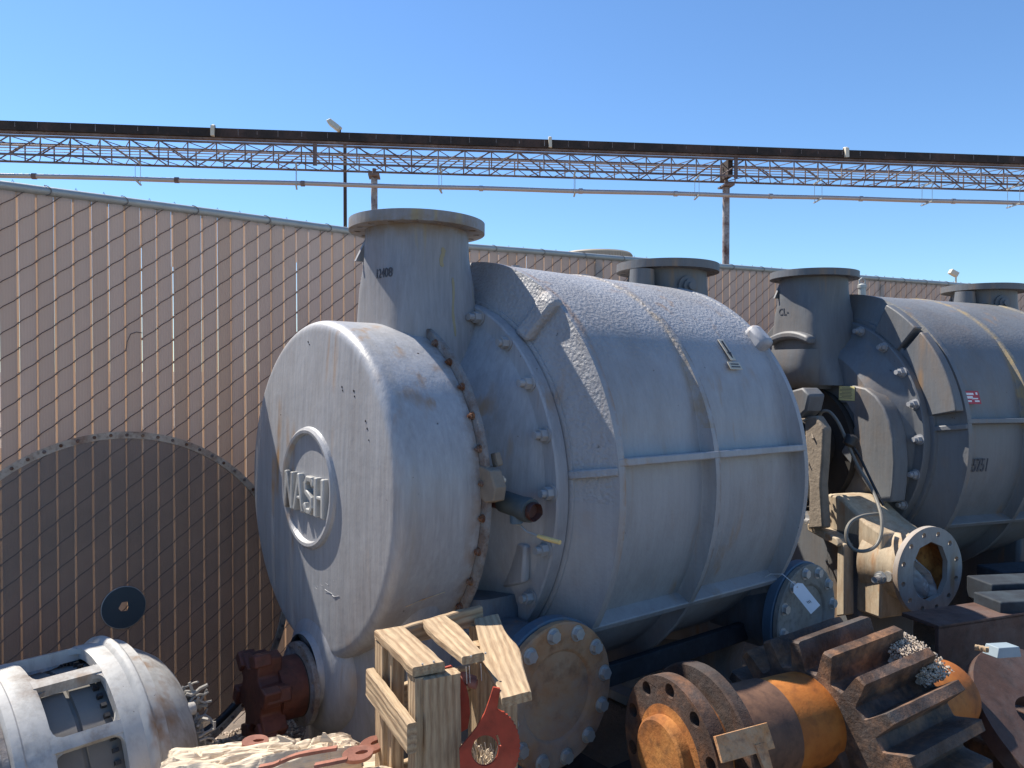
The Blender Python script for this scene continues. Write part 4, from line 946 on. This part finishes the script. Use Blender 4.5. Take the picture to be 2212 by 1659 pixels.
# crate: parts are boards set along two end points
def board(p0, p1, wd, th, parent, side=None, name='slat', m='wood', brk=0, roll=0.0, wide=None):
    p0, p1 = Vector(p0), Vector(p1); x = (p1 - p0); L_ = x.length; x.normalize()
    up = Vector(side).normalized() if side is not None else Vector((0, 0, 1)); y = up.cross(x).normalized(); zz = x.cross(y)
    if roll: 
        rm = Matrix.Rotation(roll, 3, x); y = rm @ y; zz = rm @ zz
    n_ = 14; rings = []
    for i in range(n_ + 1):
        t_ = i / n_; wl = wd * (wide(t_) if wide else 1); e = .0025
        ja = .004 * noise.noise(Vector((t_ * 5, p0.x * 37, p0.y * 11))); xa = -L_ / 2 + L_ * t_
        sk_ = brk * (noise.noise(Vector((i * 3.3, 1.7, p0.z * 40)))) if i in (0, n_) else 0
        sec = [(-wl / 2 + e, -th / 2), (wl / 2 - e, -th / 2), (wl / 2, -th / 2 + e), (wl / 2, th / 2 - e), (wl / 2 - e, th / 2), (.18 * wl, th / 2 + .0004), (-.2 * wl, th / 2 - .0005), (-wl / 2 + e, th / 2), (-wl / 2, th / 2 - e), (-wl / 2, -th / 2 + e)]
        rings.append([Vector((xa + sk_ * (1 + 8 * b_ / wd * noise.noise(Vector((b_ * 60, 0, 0)))), a_ + ja + .0012 * noise.noise(Vector((t_ * 30, a_ * 50, 0))), b_ + .001 * noise.noise(Vector((t_ * 8, 5, a_ * 9))))) for a_, b_ in sec])
    ob = MB().loft(rings).build(name, m, None, 40)
    Mw = Matrix((x, y, zz)).transposed().to_4x4(); Mw.translation = (p0 + p1) / 2
    if parent: ob.parent = parent; Mw.translation = (p0 + p1) / 2 - parent.location
    ob.matrix_local = Mw if parent else Mw
    return ob
cr = thing('wooden_crate', 'broken pine crate with loose top slats and red metal parts inside', 'crate', (-.17, 1.6, 0))
def CP(x, y, Y): return at(x, y, Y)
aV = Vector((.469, -.883, 0)); bV = Vector((.883, .469, 0)); Z = Vector((0, 0, 1))
P0 = Vector((-.309, 1.734, .862))
def CW(x, y, z=0): return P0 + bV * x + aV * y + Z * z       # x to the right, y toward the camera
board(CW(.035, -.006), CW(.032, .246), .070, .020, cr, Z, 'top_slat', brk=.01)
board(CW(.150, -.02, .004), CW(.125, .262, .008), .060, .018, cr, (-.05, 0, 1), 'top_slat', brk=.02, wide=lambda t: 1 + .18 * math.sin(t * 5))
board(at(1052, 1343, 1.86), at(1118, 1512, 1.50), .064, .020, cr, (-.12, -.25, 1), 'top_slat', brk=.02, wide=lambda t: .95 + .42 * math.exp(-((t - .52) / .2) ** 2))
# posts
def vboard(x, y, ztop, zbot, wd, th, facing, **k): return board(CW(x, y, ztop), CW(x, y, zbot), wd, th, cr, facing, 'post', **k)
vboard(.012, .012, -.012, -.70, .055, .020, bV * -1 + aV * .01)
vboard(.028, .046, -.012, -.70, .030, .045, aV)
vboard(.012, .222, -.012, -.70, .045, .020, bV * -1)
vboard(.058, .238, -.014, -.70, .080, .034, aV)
vboard(.245, .17, -.06, -.70, .050, .022, aV)
vboard(.232, .075, -.03, -.70, .045, .035, aV)
vboard(.27, -.02, -.02, -.70, .05, .022, aV)
# side boards and back rails
board(CW(-.012, -.005, -.105), CW(-.014, .268, -.118), .062, .020, cr, bV * -1, 'side_board')
board(CW(-.010, .0, -.42), CW(-.010, .25, -.42), .062, .020, cr, bV * -1, 'side_board')
board(CW(.02, -.012, -.022), CW(.28, -.03, .0), .045, .018, cr, aV, 'back_rail')
board(CW(.02, -.012, -.16), CW(.28, -.03, -.15), .060, .018, cr, aV, 'back_rail')
board(CW(.02, -.012, -.34), CW(.28, -.03, -.34), .060, .018, cr, aV, 'back_rail')
board(CW(.10, .21, -.50), CW(.24, .19, -.50), .060, .018, cr, aV, 'front_rail')
q = MB(); 
for (x_, y_, z_, h_) in ((.118, .258, .016, 0), (.152, .256, .016, 0), (.02, .238, .011, 0), (.045, .236, .011, 0)):
    p_ = CW(x_, y_, z_) - cr.location; q.cyl(p_, p_ + Vector((0, 0, .003)), .0022, seg=8)
for (x_, y_) in ((.105, .262), (.112, .262), (.138, .262)):
    p_ = CW(x_, y_, .0) - cr.location; q.tube([p_, p_ + Vector((.002, 0, -.035))], .0009, 4)
q.build('nail', 'bolt', cr)

# red parts in the crate
def px_plate(name, label, cat, pts, holes, Y, th, m, tilt=0.0):
    c = at(sum(p[0] for p in pts) / len(pts), sum(p[1] for p in pts) / len(pts), Y); exx = Vector((math.cos(tilt), math.sin(tilt), 0)); ezz = Vector((0, 0, 1))
    def loc2(x, y): p_ = at(x, y, Y) - c; return (p_.x, p_.z)
    o = MB().plate([loc2(*p) for p in pts], [[loc2(*p) for p in h] for h in holes], th, (0, 0, 0), exx, ezz).build(name, m, None, 30, 0, loc=c)
    return tag(o, label, cat)
Z5 = lambda x, y: ((800 + x / 2.765) * .8641, (1400 + y / 2.765) * .8641)
pad = [Z5(*q) for q in ((1196, 868), (1243, 880), (1232, 950), (1222, 1022))]
cx_, cy_ = Z5(1150, 1285)
arc = []
for i in range(45):
    a = R(-62 + i * 3.6); rr_ = 71 + (2.0 if i % 2 else 0); arc.append((cx_ + rr_ * math.cos(a), cy_ + rr_ * math.sin(a) * 1.22))
pad += arc + [Z5(*q) for q in ((968, 1420), (962, 1280), (1010, 1225), (1080, 1140), (1135, 1045), (1170, 950))]
holec = Z5(1138, 1300)
tr1 = px_plate('toothed_paddle', 'bright red toothed metal paddle with round hole leaning in the crate', 'machine part', pad, [circle(29, 40, holec, 0, 33), [Z5(*q) for q in ((1212, 1200), (1226, 1196), (1240, 1235), (1250, 1275), (1238, 1282), (1226, 1240))]], 1.53, .006, 'redpaint', .12)
dk = [Z5(*q) for q in ((800, 745), (905, 722), (960, 790), (1010, 870), (1030, 960), (1036, 1060), (1020, 1160), (960, 1190), (930, 1215), (905, 1200), (880, 1000), (850, 830))]
tr2 = px_plate('slotted_disc', 'dark red slotted metal disc standing behind the front crate post', 'machine part', dk, [[Z5(*q) for q in ((940, 905), (950, 925), (965, 930), (952, 945), (945, 940), (932, 915))]], 1.60, .006, 'redpaint', .15)
tg_ = thing('red_knuckle', 'small salmon red cast knuckle lying behind the first crate slat', 'machine part', at(1000, 1470, 1.62) )
MB().tube([Vector((-.025, 0, .004)), Vector((0, -.004, .006)), Vector((.026, 0, -.002))], .014, 12, rad=[.009, .014, .011]).build('knuckle_body', 'strap', tg_)
MB().cyl((.014, -.012, 0), (.03, -.016, -.002), .010, seg=12).build('knuckle_eye', 'strap', tg_)

st_ = thing('dry_straw', 'tuft of dry pale straw seen through the hole of the red paddle', 'straw', at(1048, 1640, 1.62))
q = MB(); rnd = random.Random(21)
for k_ in range(46):
    p_ = Vector((rnd.uniform(-.02, .02), rnd.uniform(-.02, .02), -.03)); d_ = Vector((rnd.uniform(-.6, .6), rnd.uniform(-.4, .4), 1)).normalized(); q.tube([p_, p_ + d_ * .03, p_ + d_ * .055 + Vector((rnd.uniform(-.015, .015), 0, 0))], rnd.uniform(.0008, .002), 4)
tag(q.build('stalks', 'bleached', st_, 0), None, None, kind='stuff')
# bleached layered bundle with terracotta straps at the bottom
bd = thing('bark_bundle', 'sun bleached bundle of pale split slabs with terracotta straps at the bottom edge', 'slab bundle', (-.5, 1.62, 0))
def slab(outline, Y0, Y1, name, m, thick=.02, amp=.010):
    # outline of (x, y, depth) corners, resampled to a lumpy top
    return None
def lumpy(c, sx, sy, h, rz, name, m, seed, tilt=0.0, amp=.016):
    q = MB(); nx, ny = 96, 54; vs = []; 
    for j in range(ny + 1):
        for i in range(nx + 1):
            u_ = i / nx * 2 - 1; v_ = j / ny * 2 - 1
            ed = 1 + .12 * noise.noise(Vector((math.atan2(v_, u_) * 2.2, seed, 0))) + .05 * noise.noise(Vector((math.atan2(v_, u_) * 9, seed, 4))) + .025 * noise.noise(Vector((math.atan2(v_, u_) * 40, seed, 7)))
            e = max(abs(u_), abs(v_)); z_ = h * (1 - max(0, e - .84) / .16 * .55) + amp * noise.noise(Vector((u_ * 1.4, v_ * 6, seed))) + amp * .16 * noise.noise(Vector((u_ * 5, v_ * 30, seed))) - (.006 if noise.noise(Vector((u_ * 2.2, v_ * 3.0 + u_ * .8, seed + 9))) > .22 else 0)
            vs.append((u_ * sx / 2 * ed, v_ * sy / 2 * ed, z_))
    n0 = len(vs); vs += [(x, y, -.03) for x, y, z_ in vs]
    W_ = nx + 1; fs = [(j * W_ + i, j * W_ + i + 1, (j + 1) * W_ + i + 1, (j + 1) * W_ + i) for j in range(ny) for i in range(nx)]
    fs += [tuple(n0 + k_ for k_ in reversed(f)) for f in fs]
    bd_ = [(0, i) for i in range(nx + 1)]
    loop = [i for i in range(nx)] + [j * W_ + nx for j in range(ny)] + [ny * W_ + nx - i for i in range(nx)] + [(ny - j) * W_ for j in range(ny)]
    for a_, b_ in zip(loop, loop[1:] + loop[:1]): fs.append((b_, a_, a_ + n0, b_ + n0))
    q.add(vs, fs); o = q.build(name, m, bd, 45); o.location = Vector(c) - bd.location; o.rotation_euler = (tilt, 0, rz); return o
lumpy((-.625, 1.70, .58), .30, .17, .026, R(14), 'pale_slab', 'bleached', 3, -.10)
lumpy((-.50, 1.70, .592), .30, .115, .024, R(24), 'pale_slab', 'bleached', 8, -.18)
lumpy((-.42, 1.58, .575), .36, .10, .024, R(20), 'pale_slab', 'bleached', 15, -.10)
lumpy((-.62, 1.56, .545), .40, .16, .024, R(12), 'pale_slab', 'bleached', 21, -.10)
lumpy((-.50, 1.62, .40), .62, .42, .15, R(16), 'pale_slab', 'bleached', 30, 0)
def strap(pts, wd=.007):
    q = MB(); pts = [at(*p) - bd.location for p in pts]; pts = smoothpath(pts, 5)
    for a_, b_ in zip(pts, pts[1:]): pass
    q.loft([[p_ + Vector((0, -.006, -wd / 2)), p_ + Vector((0, .006, -wd / 2)), p_ + Vector((0, .006, wd / 2)), p_ + Vector((0, -.006, wd / 2))] for p_ in pts]); return q.build('strap', 'strap', bd, 40)
strap([(600, 1648, 1.56), (640, 1632, 1.59), (690, 1622, 1.61), (728, 1616, 1.62)]); strap([(560, 1658, 1.54), (590, 1652, 1.55), (604, 1646, 1.56)]); strap([(680, 1654, 1.53), (720, 1646, 1.55), (750, 1640, 1.56)])
def eyeplate(x, y, Y, s_=1.0, rz=0.2):
    c = at(x, y, Y) - bd.location; q = MB(); Rz = Matrix.Rotation(rz, 3, 'Z') @ Matrix.Rotation(.5, 3, 'X')
    q.plate([(px_ * .048 * s_, py_ * .026 * s_) for px_, py_ in circle(1, 28)], [[(px_ * .020 * s_ + .012 * s_, py_ * .006 * s_) for px_, py_ in circle(1, 14)]], .012, c, Rz @ Vector((1, 0, 0)), Rz @ Vector((0, 1, 0)))
    return q.build('eye_plate', 'strap', bd, 30, .003)
eyeplate(552, 1607, 1.76, .62); eyeplate(772, 1634, 1.66, .7, .4); eyeplate(802, 1614, 1.72, .72, .8)
q = MB(); q.box((-.5 - bd.location.x + .0, 0, .19), (.5, .3, .38)); q.build('bundle_core', 'wooddark', bd, 30, .01)
# curled slivers
for (x, y, Y, dx, dz) in ((606, 1602, 1.69, -.010, .012), (690, 1604, 1.70, .006, .020), (598, 1603, 1.69, .016, .006)):
    c = at(x, y, Y) - bd.location; q = MB(); q.loft([[c + Vector((0, 0, 0)), c + Vector((.03, 0, 0)), c + Vector((.03, .004, 0)), c + Vector((0, .004, 0))], [c + Vector((dx, .004, dz)), c + Vector((dx + .006, .004, dz)), c + Vector((dx + .006, .006, dz)), c + Vector((dx, .006, dz))]])
    q.build('curled_sliver', 'bleached', bd, 0)

# rusty flange coupling with shaft
ccp = Vector((.36, 1.75, 0)); cz = .58
co = thing('flange_coupling', 'rusty twin flange coupling with drilled disc and short ochre shaft', 'coupling', ccp, R(90 - 64))
off = (0, 0, cz)
q = MB(off); q.plate(circle(.175, 96), ringholes(.150, .0165, 10, .30, 20), .040, (.040, 0, 0), (0, -1, 0), (0, 0, 1)); 
f1 = q.build('drilled_flange', 'rustdark', co, 30, .003)
MB(off).lathe([(-.03, 0), (-.03, .082), (-.025, .088), (-.002, .090), (0, .112), (.001, .112), (.05, .1), (.05, .13), (.085, .13), (.085, 0)], 64).build('hub', 'rust', co)
MB(off).lathe([(.080, .10), (.080, .186), (.084, .190), (.112, .190), (.118, .182), (.140, .150), (.150, .13), (.155, 0)], 96, wob=.001).build('back_flange', 'rustdark', co)
MB(off).lathe([(.15, .112), (.152, .118), (.30, .118), (.302, .116)], 72).build('shaft_collar', rusty('brown_collar', (.06, .03, .02), (.12, .06, .035), (.20, .10, .05), 5, .7, bmp=.2), co)
MB(off).lathe([(.302, .114), (.42, .114), (.445, .113), (.462, .108), (.468, .098), (.470, .0)], 72).build('shaft', 'rustshaft', co)
bpm = rusty('orange_bracket', (.20, .08, .03), (.48, .22, .08), (.52, .32, .17), 10, .8, grey=.12)
a = R(28); er = Vector((0, -math.cos(a), math.sin(a))); et = Vector((0, math.sin(a), math.cos(a)))
MB(off).box(Vector((.065, 0, 0)) + er * .197, (.145, .052, .008), Matrix((Vector((1, 0, 0)), et, Vector((1, 0, 0)).cross(et))).transposed()).build('strap_bracket', bpm, co, 30, .001)
MB(off).prism([(.085, .02), (.115, .02), (.108, -.10), (.100, -.12)], er * .196 - et * .03, (1, 0, 0), et * 1.0, .008).build('bent_strip', bpm, co, 30)
q = MB(); q.box((.2, 0, .19), (.55, .12, .38)).box((.2, 0, .395), (.5, .30, .03)); tb_ = q.build('timber_block', 'wooddark', None, 30, .006, loc=ccp + Vector((0, 0, .0))); tb_.rotation_euler.z = R(26); tag(tb_, 'dark timber block carrying the rusty flange coupling', 'timber')

# pinion gear
gp = Vector((.78, 1.95, 0)); gzc = .478
ge = thing('pinion_gear', 'thick dark rusty pinion gear with coarse teeth and ochre stub shaft', 'gear', gp, R(90 - 58.7), None, -R(3))
off = (0, 0, gzc); NT = 19; pts = []
for i in range(NT):
    a = 2 * math.pi * i / NT + .05
    for da, r_ in ((-.31, .226), (-.27, .230), (-.225, .245), (-.185, .268), (-.15, .286), (-.125, .294), (.125, .294), (.15, .286), (.185, .268), (.225, .245), (.27, .230), (.31, .226)):
        aa_ = a + da * 2 * math.pi / NT; pts.append((r_ * math.cos(aa_), r_ * math.sin(aa_)))
q = MB(off); rings = []
for u_ in (0, .006, .05, .10, .15, .20, .25, .294, .30):
    k_ = .985 if u_ in (0, .30) else 1
    rings.append([Vector((u_, -x_ * k_ + .0012 * noise.noise(Vector((x_ * 40, z_ * 40, u_ * 30))), z_ * k_ + .0012 * noise.noise(Vector((x_ * 30, 9, u_ * 40))))) for x_, z_ in pts])
q.loft(rings)
gm_ = rusty('greasy_gear_steel', (.016, .011, .009), (.06, .030, .016), (.30, .14, .06), 8, .7, grey=.15, bmp=.7)
q.build('toothed_body', gm_, ge, 28)
MB(off).lathe([(-.02, 0), (-.02, .11), (-.015, .115), (.001, .118)], 48).build('front_boss', 'rustdark', ge)
MB(off).lathe([(.29, .115), (.34, .115), (.345, .105), (.52, .105), (.60, .104), (.62, .098), (.63, .085), (.635, 0)], 64).build('stub_shaft', 'rustshaft', ge)
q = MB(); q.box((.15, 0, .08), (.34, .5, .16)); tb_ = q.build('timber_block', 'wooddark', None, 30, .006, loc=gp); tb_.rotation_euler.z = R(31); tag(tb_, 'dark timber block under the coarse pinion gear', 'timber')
# grit lying on the gear
def toW(u, v, w_): 
    s_, c_ = math.sin(R(58.7)), math.cos(R(58.7)); return Vector((gp.x + s_ * u + c_ * v, gp.y + c_ * u - s_ * v, gzc + w_ + u * math.sin(R(3))))
q = MB(); rnd = random.Random(9)
gr0 = toW(.15, .06, .24)
for k_ in range(3600):
    if k_ < 2700: u_ = rnd.uniform(.20, .30); a_ = R(rnd.uniform(48, 80))
    else: u_ = rnd.uniform(.03, .2); a_ = R(rnd.uniform(76, 84)) if k_ % 2 else R(rnd.uniform(95, 103))
    r_ = .245 + rnd.uniform(-.008, .026) * (1 if k_ < 2700 else .4); p_ = toW(u_, r_ * math.cos(a_), r_ * math.sin(a_)) - gr0; s_ = rnd.uniform(.0012, .0042) * (1.8 if rnd.random() < .08 else 1)
    vs = [p_ + Vector(d_) * s_ * rnd.uniform(.7, 1.3) for d_ in ((1, 0, 0), (-1, 0, 0), (0, 1, 0), (0, -1, 0), (0, 0, 1), (0, 0, -1))]
    q.add(vs, [(0, 2, 4), (2, 1, 4), (1, 3, 4), (3, 0, 4), (2, 0, 5), (1, 2, 5), (3, 1, 5), (0, 3, 5)])
for a_lo, a_hi, ua, ub in ((50, 62, .20, .30), (66, 80, .19, .30), (76, 84, .04, .19), (95, 102, .03, .15)):
    rings = []
    for j in range(10):
        u_ = ua + (ub - ua) * j / 9; e_ = math.sin(math.pi * (j + .4) / 9.8)
        rings.append([toW(u_, (.222 + (.026 + .012 * noise.noise(Vector((u_ * 40, i * .9, 2)))) * (math.sin(math.pi * i / 8) if i < 9 else 0) * e_) * math.cos(R(a_lo + (a_hi - a_lo) * min(i, 8) / 8)), (.222 + (.026 + .012 * noise.noise(Vector((u_ * 40, i * .9, 2)))) * math.sin(math.pi * i / 8) * e_) * math.sin(R(a_lo + (a_hi - a_lo) * i / 8))) - gr0 for i in range(9)])
    q.loft(rings)
gt = q.build('grit_pile', 'grit', None, 0, loc=gr0); tag(gt, 'pale crumbly grit caked on top of the pinion gear', 'grit', kind='stuff')

# slotted brown plate at the right edge
sp_ = thing('slotted_plate', 'thick brown plate with oval openings lying tilted at the right edge', 'machine part', at(2265, 1590, 2.25))
ex = Vector((.93, .36, -.10)).normalized(); ey = (Vector((-.30, .66, .62))).normalized(); ey = (ey - ex * ey.dot(ex)).normalized()
hl = [circle(.075, 32, (-.055, .045), 0, .055), circle(.085, 32, (-.045, -.095), 0, .052), circle(.07, 32, (.13, .11), 0, .05), circle(.07, 32, (.15, -.06), 0, .05)]
MB().plate(circle(.265, 64), hl, .05, (0, 0, 0), ex, ey).build('plate_body', 'brownbeam', sp_, 30, .004)
# carton and stick by the beam
p = at(2165, 1404, 2.28); bx_ = MB().box((0, 0, 0), (.10, .05, .030), None, .85).build('small_carton', 'boxblue', None, 30, .002, loc=p); bx_.rotation_euler = (0, .08, .35); tag(bx_, 'small blue grey carton on top of the brown slotted plate', 'carton')
stk_ = board(at(2106, 1398, 2.22), at(2136, 1404, 2.20), .016, .014, None, Z, 'wood_offcut'); tag(stk_, 'short pale wood offcut beside the small blue grey carton', 'offcut')
q = MB(); q.box((0, 0, 0), (.5, .5, at(2250, 1600, 2.3).z)); pp_ = q.build('scrap_block', 'rustdark', None, 30, .01, loc=(1.62, 2.45, at(2250, 1600, 2.3).z / 2)); pp_.rotation_euler.z = .4; tag(pp_, 'dark rusty block under the brown slotted plate', 'scrap block')

# gravel by the fence foot
q = MB(); rnd = random.Random(4)
for k_ in range(1500):
    s0 = rnd.uniform(-.8, 1.3); v0 = abs(rnd.gauss(.10, .10)); base_ = A0 + dA * s0 + Vector((dA.y, -dA.x, 0)) * v0; s_ = rnd.uniform(.003, .011) * (1.3 if rnd.random() < .06 else 1)
    p_ = Vector((base_.x, base_.y, gz(base_.x, base_.y) + s_ * .3)); vs = [p_ + Vector(d_) * s_ * rnd.uniform(.6, 1.4) for d_ in ((1, 0, 0), (-1, 0, 0), (0, 1, 0), (0, -1, 0), (0, 0, .8), (0, 0, -.8))]
    q.add(vs, [(0, 2, 4), (2, 1, 4), (1, 3, 4), (3, 0, 4), (2, 0, 5), (1, 2, 5), (3, 1, 5), (0, 3, 5)])
tag(q.build('gravel', plain('pale_gravel', (.42, .33, .25), .95, 0, .3, 40, .4), None, 0), 'loose pale gravel along the foot of the fence', 'gravel', kind='stuff')
